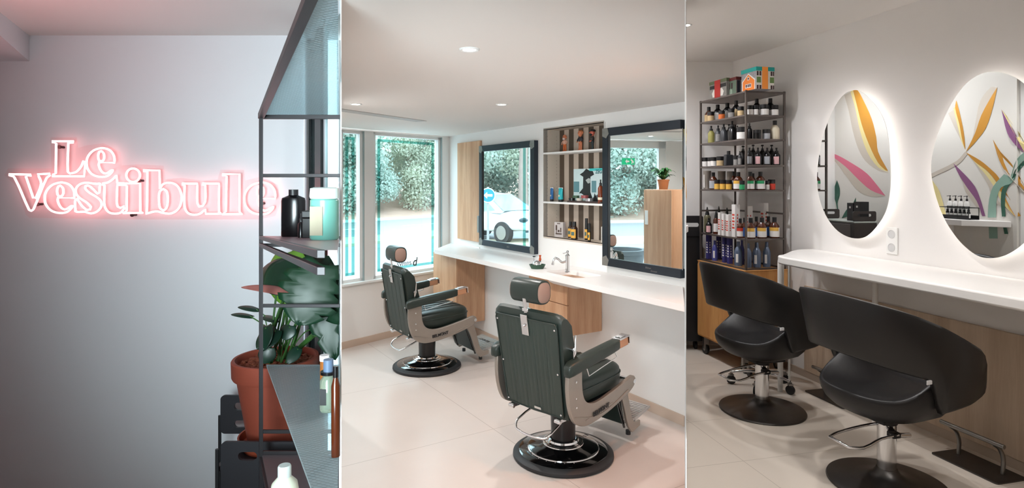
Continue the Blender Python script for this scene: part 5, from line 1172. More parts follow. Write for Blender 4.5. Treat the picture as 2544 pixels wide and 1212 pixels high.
LEAVES = [
 ('beige_leaf', BEI, [(215,190),(250,172),(275,260),(300,380),(345,500),(400,585),(460,618),(400,602),(330,550),(290,480),(260,380),(240,280)]),
 ('yellow_leaf', YLW, [(248,172),(262,163),(285,250),(310,350),(350,460),(400,560),(458,612),(400,585),(340,500),(300,380),(275,260)]),
 ('gold_leaf', GOLD, [(262,160),(285,160),(320,220),(365,320),(390,420),(400,500),(455,605),(440,600),(400,560),(350,460),(310,350),(285,250)]),
 ('beige_leaf', BEI, [(100,490),(220,575),(290,645),(360,705),(440,742),(380,748),(300,722),(230,640),(170,560)]),
 ('pink_leaf', PNK, [(100,490),(180,520),(260,565),(340,620),(400,690),(440,742),(360,710),(290,650),(220,580)]),
 ('green_leaf', DTE, [(175,655),(190,700),(190,740),(178,785),(190,850),(180,850),(170,785),(158,740),(160,700)]),
 ('green_leaf', DTE, [(278,750),(277,800),(240,850),(200,865),(225,820),(260,785)]),
 ('green_leaf', DTE, [(90,780),(130,808),(155,855),(110,850)]),
 ('beige_leaf', BEI, [(1052,148),(1018,148),(960,220),(935,330),(915,430),(880,500),(930,440),(960,330),(1000,250)]),
 ('gold_leaf', GOLD, [(1052,148),(1030,250),(990,370),(930,450),(880,502),(930,400),(965,300),(1025,190)]),
 ('beige_leaf', BEI, [(785,290),(815,270),(840,370),(872,480),(850,430),(815,360)]),
 ('yellow_leaf', YLW, [(812,262),(828,250),(850,340),(875,485),(855,440),(838,370)]),
 ('gold_leaf', GOLD, [(828,218),(850,300),(870,400),(878,490),(862,440),(845,350),(822,260)]),
 ('branch', BEI, [(878,498),(830,550),(690,620),(690,642),(840,568),(890,512)]),
 ('beige_leaf', BEI, [(905,530),(960,610),(1010,700),(1020,760),(1060,790),(1150,855),(1050,760),(1030,680),(980,600)]),
 ('yellow_leaf', YLW, [(895,520),(950,580),(1000,640),(1040,700),(1080,780),(1150,855),(1090,760),(1040,660),(990,600),(930,555)]),
 ('gold_leaf', GOLD, [(880,503),(960,548),(1020,598),(1060,640),(1110,740),(1182,852),(1145,852),(1090,755),(1040,655),(990,598),(930,555)]),
 ('beige_leaf', BEI, [(815,565),(860,650),(880,720),(930,790),(965,850),(940,770),(890,700),(845,630)]),
 ('purple_leaf', PUR, [(812,563),(870,620),(930,690),(960,760),(987,852),(970,852),(940,770),(890,700),(845,630)]),
 ('yellow_leaf', YLW, [(1075,268),(1130,340),(1175,400),(1225,500),(1200,500),(1150,410)]),
 ('purple_leaf', PUR, [(1075,268),(1110,330),(1150,400),(1200,505),(1150,462),(1108,400)]),
 ('beige_leaf', BEI, [(1030,435),(1062,530),(1090,600),(1150,670),(1260,790),(1190,690),(1120,620),(1070,560)]),
 ('gold_leaf', GOLD, [(1028,432),(1070,500),(1130,565),(1199,680),(1260,780),(1180,690),(1110,625),(1065,550)]),
 ('sage_stem', TEA, [(1000,860),(1008,760),(1030,690),(1090,622),(1125,640),(1160,540),(1230,480),(1230,520),(1175,570),(1140,665),(1075,695),(1050,760),(1046,860)]),
 ('teal_stem', DTE, [(1078,855),(1072,760),(1085,690),(1130,650),(1150,600),(1220,530),(1220,550),(1165,610),(1140,660),(1108,700),(1095,760),(1098,855)]),
 ('sage_stem', TEA, [(1005,898),(1052,898),(1055,975),(1008,975)]),
 ('teal_stem', DTE, [(1082,898),(1100,898),(1112,950),(1092,950)]),
 ('yellow_leaf', YLW, [(695,655),(735,715),(775,855),(755,855),(720,760)]),
]
PARTP = VPlane(0.0, KR, 1)
def mpt(x, y, o_):
    p = mirhit(RWALL, 0.055, *zz(x, y), MURAL, o_)
    return p if p.y > 4.14 else mirhit(RWALL, 0.055, *zz(x, y), PARTP, 0.0022 + o_)
for i, (nm, m, pts) in enumerate(LEAVES):
    w3 = smooth_path([mpt(x, y, 0.0008 + 0.00012 * i) for x, y in pts], True, 3, 65)
    obj(nm, MB().prism(w3, MN * 0.0001), m, mural, smooth=0, label=nm.replace('_', ' ') + ' painted on the wall')
# table and things in front of the mural
tz = mirhit(RWALL, 0.055, *zz(900, 872), MURAL, 0.12).z
tabp = [Vector((MURAL.a + MURAL.b * y + 0.004, y, tz)) for y in (4.16, 5.02)] + [Vector((MURAL.a + 0.22 * MURAL.L + MURAL.b * y, y, tz)) for y in (5.02, 4.46)] + [Vector((KR * 4.2 - 0.008, 4.2, tz))]
tbl = thing('side_table', 'narrow white high table before the painted mural, seen in the larger mirror', 'table', (1.1, 4.6, 0))
obj('tabletop', MB().prism(tabp, (0, 0, -0.05)), QUARTZ, tbl, smooth=0, bevel=0.004)
for y in (4.62, 4.95): p = Vector((MURAL.a + 0.11 * MURAL.L + MURAL.b * y, y, 0)); obj('leg', MB().cyl(p, p + UP * (tz - 0.05), 0.018), WHITE, tbl)
def mz(px, off, z): v = mirhit(RWALL, 0.055, px, 540, MURAL, off); v.z = z; return v
A_, B_ = mz(2432, 0.06, tz + 0.0005), mz(2357, 0.06, tz + 0.0005); du = B_ - A_
WIR = mat('black_wire', (24, 24, 26), 0.5)
wr = thing('wire_caddy', 'black wire caddy holding pump bottles on the white table', 'caddy', A_.lerp(B_, .5))
h_ = 0.10; d_ = MN * 0.10
obj('tray', MB().prism([A_, B_, B_ + d_, A_ + d_], (0, 0, 0.004)), WIR, wr, smooth=0)
for o_ in (0, 1): obj('front_panel' if o_ else 'rear_panel', MB().para(A_ + d_ * o_, du, MN * 0.002, (0, 0, 0.035)), WIR, wr, smooth=0)
obj('rail', MB().tube([p + UP * h_ for p in (A_, B_, B_ + d_, A_ + d_)], 0.003, 6, closed=True), WIR, wr)
for p in (A_, B_, B_ + d_, A_ + d_): obj('post', MB().cyl(p, p + UP * h_, 0.003, seg=6), WIR, wr)
for i in range(4):
    p = A_ + du * (0.30 + 0.19 * i) + MN * 0.025 + UP * 0.0045
    t = bottle('pump_bottle', 'white pump bottle with black print, %s of four in the black wire caddy' % ['first', 'second', 'third', 'last'][i], 'bottle', p, [
        ('body', [(0, 0), (0.019, 0), (0.020, 0.003), (0.020, 0.13), (0.012, 0.15), (0, 0.15)], LWHITE), ('pump', [(0, 0.15), (0.009, 0.15), (0.008, 0.168), (0.003, 0.17), (0.003, 0.19), (0.007, 0.19), (0.007, 0.196), (0, 0.196)], BLKB)], 'white pump bottles in the wire caddy')
    obj('spout', MB().cyl((0, 0, .193), (-0.006, 0.028, .19), 0.0025), BLKB, t, world=False)
    obj('print', MB().lathe([(0.0203, 0.085), (0.0203, 0.105)], 20), mat('print_grey_black', (70, 70, 70), 0.6), t, world=False)
for i in range(6):
    p = A_ + du * (0.08 + 0.14 * i) + MN * 0.075 + UP * 0.0045
    bottle('dropper_bottle', 'small black dropper bottle with white label, %s of six at the caddy front' % ['first', 'second', 'third', 'fourth', 'fifth', 'last'][i], 'bottle', p, [
        ('body', [(0, 0), (0.013, 0), (0.013, 0.055), (0.008, 0.065), (0, 0.065)], BLKG), ('label', [(0.0133, 0.008), (0.0133, 0.045)], LWHITE), ('dropper', [(0, 0.065), (0.009, 0.065), (0.009, 0.08), (0.004, 0.085), (0.005, 0.105), (0, 0.108)], BLKB)], 'black dropper bottles in the wire caddy')
# black trolley with folding shelf seen in the smaller mirror
def q1(x, y, off): return mirhit(RWALL, 0.055, *zz(x, y), MURAL, off)
TRM = mat('dark_brown_trolley', (58, 52, 50), 0.45)
trz = q1(300, 880, 0.25).z
tr = thing('trolley', 'dark trolley with pale top and slotted handles, seen in the smaller mirror', 'trolley', q1(300, 880, 0.3) - UP * trz)
pA, pB = q1(395, 880, 0.12), q1(175, 880, 0.12); pA.z = pB.z = 0.12; dv_ = MN * 0.26
obj('body', MB().para(pA, pB - pA, dv_, (0, 0, trz - 0.135)), TRM, tr, smooth=0, bevel=0.006)
obj('top_tray', MB().para(pA + UP * (trz - 0.134), pB - pA, dv_, (0, 0, 0.014)), mat('pale_tray_top', (176, 182, 176), 0.3), tr, smooth=0, bevel=0.003)
for f in (0.03, 0.94):
    c0 = pA + (pB - pA) * f + UP * (trz - 0.12); Mh = frame_m(c0 - wloc(tr), MN, UP)
    holed('handle_panel', rrect(0, 0, 0.26, 0.105, 0.02), [rrect(0.05, 0.05, 0.21, 0.078, 0.0135)], 0.012, TRM, tr, Mh)
c0 = pA + dv_ + (pB - pA) * 0.33 + UP * (trz * 0.86 - 0.12)
obj('drawer', MB().para(pA + dv_ + (pB - pA) * 0.08 + UP * (trz - 0.30), (pB - pA) * 0.80, MN * 0.006, (0, 0, 0.15)), mat('grey_drawer', (92, 88, 86), 0.4), tr, smooth=0, bevel=0.003)
obj('drawer_knob', MB().cyl(c0 + MN * 0.006, c0 + MN * 0.02, 0.009), BLKG, tr)
for f in (0.1, 0.9):
    for g in (0.1, 0.9): p = pA + (pB - pA) * f + dv_ * g; obj('caster', MB().cyl(p - UP * 0.08 - MN * .012, p - UP * 0.08 + MN * .012, 0.04).box(p - UP * .03, (.02, .02, .06)), BLKB, tr)
bxp = q1(385, 870, 0.2); bxp.z = trz + 0.0005
for i, (f, hh, lb) in enumerate(((0.10, 0.20, 'tall black box nearest the mirror edge on the dark trolley'), (0.27, 0.185, 'slightly lower black box in the pair on the dark trolley'))):
    p = pA + (pB - pA) * f + dv_ * 0.5; p.z = trz + 0.0005; t = thing('black_box', lb, 'box', p)
    obj('body', MB().para(p - MU * 0.045 - MN * 0.05, MU * 0.09, MN * 0.10, (0, 0, hh)), BLKB, t, smooth=0, bevel=0.002); obj('label', MB().para(p - MU * 0.012 + MN * 0.0503 + UP * hh * .7, MU * 0.024, MN * 0.0006, (0, 0, 0.02)), LWHITE, t, smooth=0)

# ---- console counter
RZ = 1.10; RTH = 0.062
cf = lambda Y: rw(Y, 0.62) + UP * (RZ - RTH)
W2 = rw(5.06, 0.004) + UP * (RZ - RTH)
f_end = cf(4.62)
pts = [rw(0.7, 0.004) + UP * (RZ - RTH), W2, W2 + RN * 0.18 - RU * (-0.02), f_end + RN * -0.10 - RU * 0.02, f_end + RN * -0.03 + RU * 0.02, f_end + RU * 0.12, cf(0.7)]
pts = smooth_path(pts[1:6], False, 5, 85); pts = [rw(0.7, 0.004) + UP * (RZ - RTH)] + pts + [cf(0.7)]
con = thing('console_counter', 'long white wall console with rounded end and tubular legs under the lit mirrors', 'counter', (2.4, 4.0, 0))
obj('worktop', MB().prism(pts, (0, 0, RTH)), mat('white_lacquer', (238, 236, 233), 0.28), con, smooth=30, bevel=0.012, bseg=3)
WLEG = mat('white_lacquered_leg', (226, 224, 220), 0.35)
for px, py, off in ((1938, 972, 0), (2174, 1052, 0), (2560, 1300, 0)):
    p = onz(px, py, 0.0); obj('leg', MB().cyl(p, p + UP * (RZ - RTH), 0.019), WLEG, con)
pl = onz(1938, 972, 0.0)
for dx, dy in ((0.045, 0.05), (0.11, 0.08)): obj('thin_leg', MB().cyl(pl + Vector((dx * 1.4, dy * 2.2, 0)), pl + Vector((dx, dy, RZ - RTH)), 0.009), WLEG, con)

# ---- footrests
def footrest(label, px, py):
    p = onz(px, py, 0); t = thing('footrest', label, 'footrest', p, 0, 'chrome footrests on the floor')
    e = lambda u_, n_, z_: RU * u_ + RN * n_ + UP * z_
    out = [e(x, y, 0.0) for x, y in rrect(-0.20, -0.115, 0.20, 0.115, 0.02)]
    obj('plate', MB().prism(out, (0, 0, 0.008)), DSTEEL, t, world=False, smooth=0, bevel=0.002)
    for s in (-0.14, 0.12): obj('leg', MB().tube(smooth_path([e(s, -0.03, 0.008), e(s, -0.035, 0.09), e(s, -0.01, 0.15), e(s, 0.035, 0.185)], sub=5), 0.011, 12), CHROME if False else STEEL, t, world=False, smooth=60)
    obj('bar', MB().cyl(e(-0.20, 0.035, 0.19), e(0.18, 0.035, 0.19), 0.013), STEEL, t, world=False, bevel=0.003)
footrest('steel footrest under the console left of the nearer chair, half hidden', 2075, 990)
footrest('steel footrest under the console right of the nearer chair', 2428, 1158)

# ---- salon chairs
SLE = mat('black_leatherette', (28, 27, 28), 0.42, bump=0.1, bscale=260); SBK = mat('black_satin_shell', (34, 33, 33), 0.38)
def salon_chair():
    c = thing('salon_chair', 'x', 'salon chair', (0, 0, 0), 0, 'black salon chairs'); L = dict(world=False)
    obj('base_disc', MB().lathe([(0.27, 0), (0.294, 0.0), (0.298, 0.006), (0.294, 0.014), (0.26, 0.022), (0.17, 0.032), (0.10, 0.047), (0.066, 0.066), (0.052, 0.09), (0, 0.09)], 72), DSTEEL, c, smooth=40, **L)
    obj('column', MB().lathe([(0.047, 0.07), (0.047, 0.34), (0.049, 0.345), (0.049, 0.352), (0.028, 0.354), (0.028, 0.40), (0, 0.40)], 40), CHROME, c, smooth=30, **L)
    obj('column_collar', MB().lathe([(0.050, 0.335), (0.052, 0.338), (0.052, 0.362), (0.030, 0.366)], 40), BLACKM, c, smooth=30, **L)
    obj('lever_clamp', MB().box((0.055, -0.01, 0.295), (0.05, 0.05, 0.03)), BLACKM, c, bevel=0.006, **L)
    obj('foot_lever', MB().tube(smooth_path([(0.075, 0.0, .300), (0.065, -.10, .285), (0.09, -.24, .262), (0.07, -.31, .262), (-0.07, -.31, .262), (-0.09, -.24, .27), (-0.05, -.12, .31), (-0.045, 0.0, .318)], sub=3, corner=40), 0.0075, 10), CHROME, c, smooth=60, **L)
    obj('lever_foot', MB().cyl((0.06, 0.02, .29), (0.06, 0.09, .283), 0.013), CHROME, c, bevel=0.003, **L)
    # seat: a dish whose raised sides run into the arms
    rows = []; N = 56
    def rim(x, y): return .548 + .13 * math.exp(-((y - .05) / .17) ** 2) * min(1, abs(x / .29)) ** 2.2
    for fr, fz in ((.02, 0), (.42, .0), (.62, .035), (.80, .16), (.92, .38), (.98, .62), (1.0, .86), (.992, .96), (.965, 1.0), (.93, .985), (.86, .90), (.74, None), (.5, None), (.25, None), (.02, None)):
        row = []
        for k in range(N):
            a = 2 * pi * k / N; X = .312 * math.copysign(abs(cos(a)) ** .85, cos(a)); Y = -.015 + .295 * math.copysign(abs(sin(a)) ** .85, sin(a)); zr = rim(X, Y)
            if fz is None: z_ = .530 + (zr - .530) * .55 * max(0, (fr - .45) / .3) ** 2
            else: z_ = .402 + (zr - .402) * fz
            row.append(Vector((X * fr, -.02 + (Y + .02) * fr, z_)))
        rows.append(row)
    obj('seat', MB().grid(rows, cu=True, caps=True), SLE, c, smooth=80, **L)
    # wrap-around back shell
    path = smooth_path([Vector(p + (0,)) for p in ((-.29, .31), (-.315, .16), (-.322, .0), (-.305, -.12), (-.25, -.23), (-.15, -.30), (0, -.33), (.15, -.30), (.25, -.23), (.305, -.12), (.322, .0), (.315, .16), (.29, .31))], False, 6, 80)
    def interp(y, tab):
        for (a, va), (b_, vb) in zip(tab, tab[1:]):
            if y <= b_: t = max(0, (y - a) / (b_ - a)); return va + (vb - va) * t
        return tab[-1][1]
    top = [(-.33, 1.08), (-.15, 1.0), (.12, .868), (.255, .80), (.285, .735), (.312, .64)]
    botm = [(-.33, .765), (-.22, .72), (-.10, .685), (-.06, .655), (-.03, .57), (.0, .50), (.2, .53), (.27, .56), (.31, .60)]
    flare = [(-.33, .085), (.0, .05), (.31, .03)]
    rows = []; n = len(path)
    for i, p in enumerate(path):
        tg = (path[min(i + 1, n - 1)] - path[max(i - 1, 0)]).normalized(); nn = Vector((-tg.y, tg.x, 0)) * -1      # outward
        if nn.dot(p - Vector((0, -.05, 0))) < 0: nn = -nn
        zt, zb, fl = interp(p.y, top), interp(p.y, botm), interp(p.y, flare); H_ = zt - zb; th = 0.021 if H_ > .05 else .012
        row = []
        prof = [(0.0, 0.02), (-.6, 0.0), (0.6, 0.0)]
        ring = [(1, .04), (1.0, .5), (1, .95), (.55, 1.0), (-.55, 1.0), (-1, .95), (-1, .5), (-1, .04), (-.55, 0.0), (.55, 0.0)]
        for s, f in ring:
            ztot = zb + H_ * f; lean = fl * (ztot - 0.60) / 0.45
            row.append(Vector((p.x, p.y, 0)) + nn * (s * th + lean) + Vector((0, 0, ztot)))
        rows.append(row)
    obj('back_shell', MB().grid(rows, cu=True, caps=True), SBK, c, smooth=60, **L)
    obj('label_tag', MB().box((.345, -.10, .675), (.006, .036, .022), Matrix.Rotation(radians(8), 3, 'Z')), mat('white_tag', (226, 228, 230), 0.4), c, bevel=0.002, label='small white tag', **L)
    obj('under_plate', MB().box((0, 0, .378), (.2, .24, .02)), BLACKM, c, bevel=0.004, **L)
    return c
sc = salon_chair(); sc2 = copy_tree(sc)
sc3 = copy_tree(sc)
place(sc, 1893, 1018, (0.97, 0.24), 'black salon chair further back, in front of the wooden rack cabinet')
place(sc2, 2203, 1202, (0.97, 0.24), 'black salon chair nearest the camera, cut by the bottom picture edge')
bpy.data.objects.remove(sc3) if not sc3.children else [bpy.data.objects.remove(o) for o in list(sc3.children) + [sc3]]

# ---- rolling stool behind
sp_ = onz(1893, 960, 0); st = thing('rolling_stool', 'chrome star-base stool on black casters behind the further salon chair', 'stool', sp_)
for i in range(5):
    a = radians(20 + 72 * i); e = Vector((cos(a), sin(a), 0)) * 0.235
    obj('base_arm', MB().tube([UP * 0.125, e * .5 + UP * .12, e + UP * .10], .012, 8, radii=[.016, .013, .011]), CHROME, st, world=False, smooth=60)
    cc = obj('caster', MB().cyl(e + UP * .036 + Vector((-sin(a), cos(a), 0)) * -.012, e + UP * .036 + Vector((-sin(a), cos(a), 0)) * .012, .036), BLKB, st, world=False, bevel=.004)
    obj('caster_fork', MB().cyl(e + UP * .04, e + UP * .095, .012).box(e + UP * .078, (.034, .034, .012)), STEEL, cc, world=False)
obj('gas_column', MB().cyl((0, 0, .11), (0, 0, .72), .018), CHROME, st, world=False)
obj('seat', MB().lathe([(0, .71), (.14, .71), (.165, .73), (.17, .755), (.15, .785), (0, .79)], 40), SLE, st, world=False, smooth=50)

# ---- wooden cabinet on casters with the metal rack
Rc, Nc, Lc = Vector((2.393, 5.28, 0)), Vector((2.008, 5.185, 0)), Vector((1.831, 5.895, 0)); Kc = Rc + (Lc - Nc)
ex_, ey_ = Rc - Nc, Lc - Nc; exn, eyn = ex_.normalized(), ey_.normalized()
CBT = 0.90
cab = thing('rack_cabinet', 'oak cabinet on casters carrying the tall metal rack', 'cabinet', Nc)
g = 0.012
obj('body', MB().para(Nc - exn * g - eyn * g + UP * .17, ex_ + exn * 2 * g, ey_ + eyn * 2 * g, (0, 0, CBT - .17 - .008)), OAKB, cab, smooth=0, bevel=0.003)
obj('top_board', MB().para(Nc - exn * g * 1.3 - eyn * g * 1.3 + UP * (CBT - .008), ex_ + exn * 2.6 * g, ey_ + eyn * 2.6 * g, (0, 0, .008)), OAKB, cab, smooth=0, bevel=0.002)
obj('door', MB().para(Nc - exn * (g + .016) + eyn * .01 + UP * .19, eyn * (ey_.length / 2 - .012), exn * .015, (0, 0, CBT - .22)), OAKB, cab, smooth=0, bevel=0.002)
obj('door', MB().para(Nc - exn * (g + .016) + eyn * (ey_.length / 2 + .002) + UP * .19, eyn * (ey_.length / 2 - .012), exn * .015, (0, 0, CBT - .22)), OAKB, cab, smooth=0, bevel=0.002)
for a, b_ in ((.08, .08), (.92, .08), (.08, .92), (.92, .92)):
    p = Nc + ex_ * a + ey_ * b_; cc = obj('caster', MB().cyl(p + UP * .05 - exn * .014, p + UP * .05 + exn * .014, .05), BLKB, cab, bevel=.005); obj('caster_fork', MB().box(p + UP * .11, (.045, .045, .11)).cyl(p + UP * .05 - exn * .018, p + UP * .05 + exn * .018, .02), STEEL, cc)
RK = mat('taupe_rack_metal', (96, 88, 84), 0.4, 0.5); RKT = mat('rack_shelf_metal', (150, 138, 132), 0.35, 0.4)
rk2 = thing('display_rack', 'tall open metal rack full of hair product bottles on the oak cabinet', 'shelf rack', Nc + UP * CBT)
SH = [0.915, 1.17, 1.591, 1.809, 2.034, 2.241, 2.445]; bs = .016
for p, sx, sy in ((Nc, 0, 0), (Rc, -1, 0), (Lc, 0, -1), (Kc, -1, -1)):
    obj('post', MB().para(p + exn * sx * bs + eyn * sy * bs + UP * (CBT + .0005), exn * bs, eyn * bs, (0, 0, 2.45 - CBT)), RK, rk2, smooth=0, bevel=.001)
for i, z in enumerate(SH):
    if i: obj('shelf', MB().para(Nc + exn * bs * .2 + eyn * bs * .2 + UP * (z - .012), ex_ - exn * bs * .4, ey_ - eyn * bs * .4, (0, 0, .008)), RKT, rk2, smooth=0)
    for a, b_ in ((Nc, ex_), (Nc, ey_), (Rc, ey_), (Lc, ex_)):
        dn_ = (exn if b_ is ey_ else eyn); sgn_ = -1 if (a is Rc or a is Lc) else 1
        obj('shelf_rail', MB().para(a + UP * (z - .014), b_, dn_ * sgn_ * .012, (0, 0, .014)), RK, rk2, smooth=0)
obj('back_rail', MB().para(Lc + UP * 1.375 - eyn * .01, ex_, -eyn * .01, (0, 0, .016)), RK, rk2, smooth=0)
obj('back_rail', MB().para(Rc + UP * 1.375 - exn * .01, ey_, -exn * .01, (0, 0, .016)), RK, rk2, smooth=0)

def onl(px, side, inset):
    k = (px - CX) / FPX; o_, d_ = (Nc + exn * inset, eyn) if side == 'L' else (Nc + eyn * inset, exn)
    t = (k * o_.y - o_.x) / (d_.x - k * d_.y); return o_ + d_ * t
cm = {'amber': AMB, 'black': BLKG, 'grey': mat('grey_carton', (150, 142, 134), 0.6), 'clear': mat('smoky_clear_glass', (120, 116, 90), 0.1, trans=0.3), 'oil': mat('yellow_oil_glass', (170, 164, 96), 0.12, trans=0.3), 'cream': mat('cream_bottle', (216, 208, 186), 0.3), 'violet': mat('violet_carton', (58, 56, 120), 0.45), 'vbottle': mat('violet_bottle', (70, 74, 140), 0.3), 'slate': mat('slate_blue_bottle', (104, 118, 142), 0.22, 0.4), 'white': LWHITE, 'charcoal': mat('charcoal_plastic', (48, 50, 54), 0.35)}
lm = {'cream': mat('kraft_label', (196, 172, 132), 0.6), 'white': LWHITE, 'grey': mat('patterned_label', (138, 136, 134), 0.6, var=0.5, scale=120), 'orange': mat('orange_label', (206, 106, 48), 0.6), 'yellow': mat('amber_yellow_label', (224, 178, 80), 0.6), 'green': mat('green_label', (46, 150, 96), 0.6), 'red': mat('red_print', (196, 60, 44), 0.6), 'blue': mat('blue_label', (44, 90, 160), 0.6), 'pink': mat('pale_pink_label', (220, 176, 178), 0.6), 'silver': mat('silver_label', (168, 172, 178), 0.4)}
nice = {'oil': 'yellow oil', 'clear': 'smoky clear', 'vbottle': 'violet', 'slate': 'slate blue', 'violet': 'violet'}
shn = {5: 'top', 4: 'second', 3: 'third', 2: 'fourth', 1: 'fifth', 0: 'lowest'}
count = {}
def prod(kind, col, lab, px, hpx, wpx, side, sh, inset, lab2=None):
    p = onl(px, side, inset); z = SH[sh] - 0.0035 if sh else SH[0] - 0.0145 + 0.0155; p.z = z; S = p.y / FPX; h = hpx * S; w_ = wpx * S; r = w_ / 2
    key = (side, sh); count[key] = count.get(key, 0) + 1; n_ = count[key]
    od = ['first', 'second', 'third', 'fourth', 'fifth', 'sixth', 'seventh', 'eighth', 'ninth', 'tenth', 'eleventh', 'twelfth', 'thirteenth'][n_ - 1]
    what = {'bottle': 'bottle', 'jar': 'jar', 'carton': 'carton', 'spray': 'spray bottle', 'cone': 'cone-nozzle bottle', 'pump': 'pump bottle', 'flat': 'flask', 'tube': 'tube', 'shampoo': 'shampoo bottle'}[kind]
    label = '%s %s%s, %s %s on the rack\'s %s shelf' % (nice.get(col, col), what, (' with %s label' % {'red': 'red printed'}.get(lab, lab)) if lab else '', od, 'long side' if side == 'L' else 'short side', shn[sh])
    t = thing({'bottle': 'product_bottle', 'jar': 'product_jar', 'carton': 'product_carton', 'spray': 'spray_bottle', 'cone': 'nozzle_bottle', 'pump': 'pump_bottle', 'flat': 'product_flask', 'tube': 'product_tube', 'shampoo': 'shampoo_bottle'}[kind], label, 'box' if kind == 'carton' else ('jar' if kind == 'jar' else 'bottle'), p, 0 if kind not in ('carton', 'flat') else math.atan2(ex_.y, ex_.x), '%s on the %s shelf of the rack' % ({'carton': 'cartons', 'jar': 'jars'}.get(kind, what.replace('flask', 'bottle') + 's'), shn[sh]))
    L = dict(world=False, smooth=40); b_ = cm[col]; lb = lm[lab] if lab else None
    def lt(nm, prof, m): obj(nm, MB().lathe(prof, 20), m, t, **L)
    def wrap(z0, z1, m, rr=r, a0=0, a1=360, nm='label'):
        rows = [[Vector((cos(radians(a)) * (rr + .0006), sin(radians(a)) * (rr + .0006), z_)) for a in [a0 + (a1 - a0) * k / 16 for k in range(17)]] for z_ in (z0, z1)]; obj(nm, MB().grid(rows), m, t, **L)
    if kind == 'bottle':
        lt('body', [(0, 0), (r * .96, 0), (r, .003), (r, h * .56), (r * .9, h * .63), (r * .38, h * .78), (0, h * .78)], b_); lt('cap', [(0, h * .77), (r * .44, h * .77), (r * .44, h), (0, h)], BLKB)
        if lb: wrap(h * .08, h * .52, lb, a0=150, a1=330)
        if lab2: wrap(h * .36, h * .52, lm[lab2], r + .0006, a0=160, a1=300, nm='label_band')
    elif kind == 'jar':
        lt('body', [(0, 0), (r, 0), (r, h * .68), (0, h * .68)], b_); lt('lid', [(0, h * .68), (r * 1.02, h * .68), (r * 1.02, h), (0, h)], BLKB)
        if lb: wrap(h * .08, h * .60, lb, a0=140, a1=340)
    elif kind == 'shampoo':
        lt('body', [(0, 0), (r, 0), (r, h * .60), (r * .72, h * .72), (r * .42, h * .80), (0, h * .80)], b_); lt('cap', [(0, h * .79), (r * .46, h * .79), (r * .42, h), (0, h)], cm['slate'] if col != 'vbottle' else cm['vbottle'])
        if lb: wrap(h * .15, h * .50, lb, a0=215, a1=250)
    elif kind == 'spray':
        lt('body', [(0, 0), (r, 0), (r, h * .58), (r * .5, h * .72), (0, h * .72)], b_); lt('nozzle', [(0, h * .71), (r * .5, h * .71), (r * .5, h * .82), (r * .22, h * .85), (r * .28, h), (0, h)], BLKB)
        if lb: wrap(h * .08, h * .5, lb, a0=200, a1=285)
    elif kind == 'pump':
        lt('body', [(0, 0), (r, 0), (r, h * .64), (r * .5, h * .74), (0, h * .74)], b_); lt('pump', [(0, h * .74), (r * .45, h * .74), (r * .4, h * .82), (r * .15, h * .84), (r * .15, h * .93), (r * .5, h * .94), (r * .4, h), (0, h)], BLKB)
        if lb: wrap(h * .08, h * .5, lb, a0=200, a1=285)
    elif kind == 'cone':
        lt('body', [(0, 0), (r, 0), (r, h * .60), (r * .6, h * .68), (0, h * .68)], b_); lt('cone_cap', [(0, h * .68), (r * .62, h * .68), (r * .58, h * .74), (r * .12, h), (0, h)], BLKB)
        if lb: wrap(h * .1, h * .45, lb, a0=190, a1=290)
    elif kind == 'tube':
        lt('body', [(0, 0), (r * .8, 0), (r, h * .95), (r, h), (0, h)], b_)
        if lb: wrap(h * .1, h * .8, lb, a0=180, a1=215)
    elif kind == 'flat':
        obj('body', MB().box((0, 0, h * .38), (w_, w_ * .5, h * .76)), b_, t, world=False, bevel=w_ * .12); lt('cap', [(0, h * .76), (r * .4, h * .76), (r * .4, h), (0, h)], BLKB)
    elif kind == 'carton':
        obj('body', MB().box((0, 0, h / 2), (w_, w_, h)), b_, t, world=False, bevel=.0008)
        if lb:
            mb = MB()
            for j in range(5): mb.box((-w_ / 2 - .0004, 0, h * (.28 + .1 * j)), (.0008, w_ * (.7 - .25 * (j % 2)), h * .055)); mb.box((0, -w_ / 2 - .0004, h * (.28 + .1 * j)), (w_ * .22, .0008, h * .055))
            obj('print', mb, lb, t, world=False, smooth=0)
T5 = [('bottle','amber','cream',1761,42,20,'L',5,.14),('jar','amber','cream',1766,25,16,'L',5,.05),('bottle','black','white',1783,44,21,'L',5,.14),('jar','amber','orange',1793,23,15,'L',5,.05),('bottle','black','grey',1807,44,21,'L',5,.14),('jar','black','grey',1817,24,15,'L',5,.05),('bottle','black','cream',1829,46,20,'L',5,.14),('jar','black','cream',1840,25,15,'L',5,.05),
      ('jar','black','white',1863,25,15,'R',5,.05),('jar','black','white',1876,26,15,'R',5,.05),('bottle','black',None,1880,46,20,'R',5,.16),('jar','black','white',1898,28,22,'R',5,.05),('bottle','black',None,1914,48,20,'R',5,.16),('jar','black','white',1922,27,22,'R',5,.05)]
T4 = [('spray','oil',None,1767,44,16,'L',4,.06),('spray','charcoal','grey',1784,43,15,'L',4,.06),('spray','charcoal',None,1798,45,18,'L',4,.06),('pump','black',None,1811,46,12,'L',4,.16),('spray','black',None,1819,50,20,'L',4,.06),('spray','black',None,1832,40,12,'L',4,.14),('jar','black','white',1842,32,22,'L',4,.05),
      ('spray','black',None,1862,42,14,'R',4,.12),('jar','black',None,1881,24,18,'R',4,.06),('jar','charcoal','silver',1904,26,18,'R',4,.06),('bottle','cream',None,1925,48,22,'R',4,.06)]
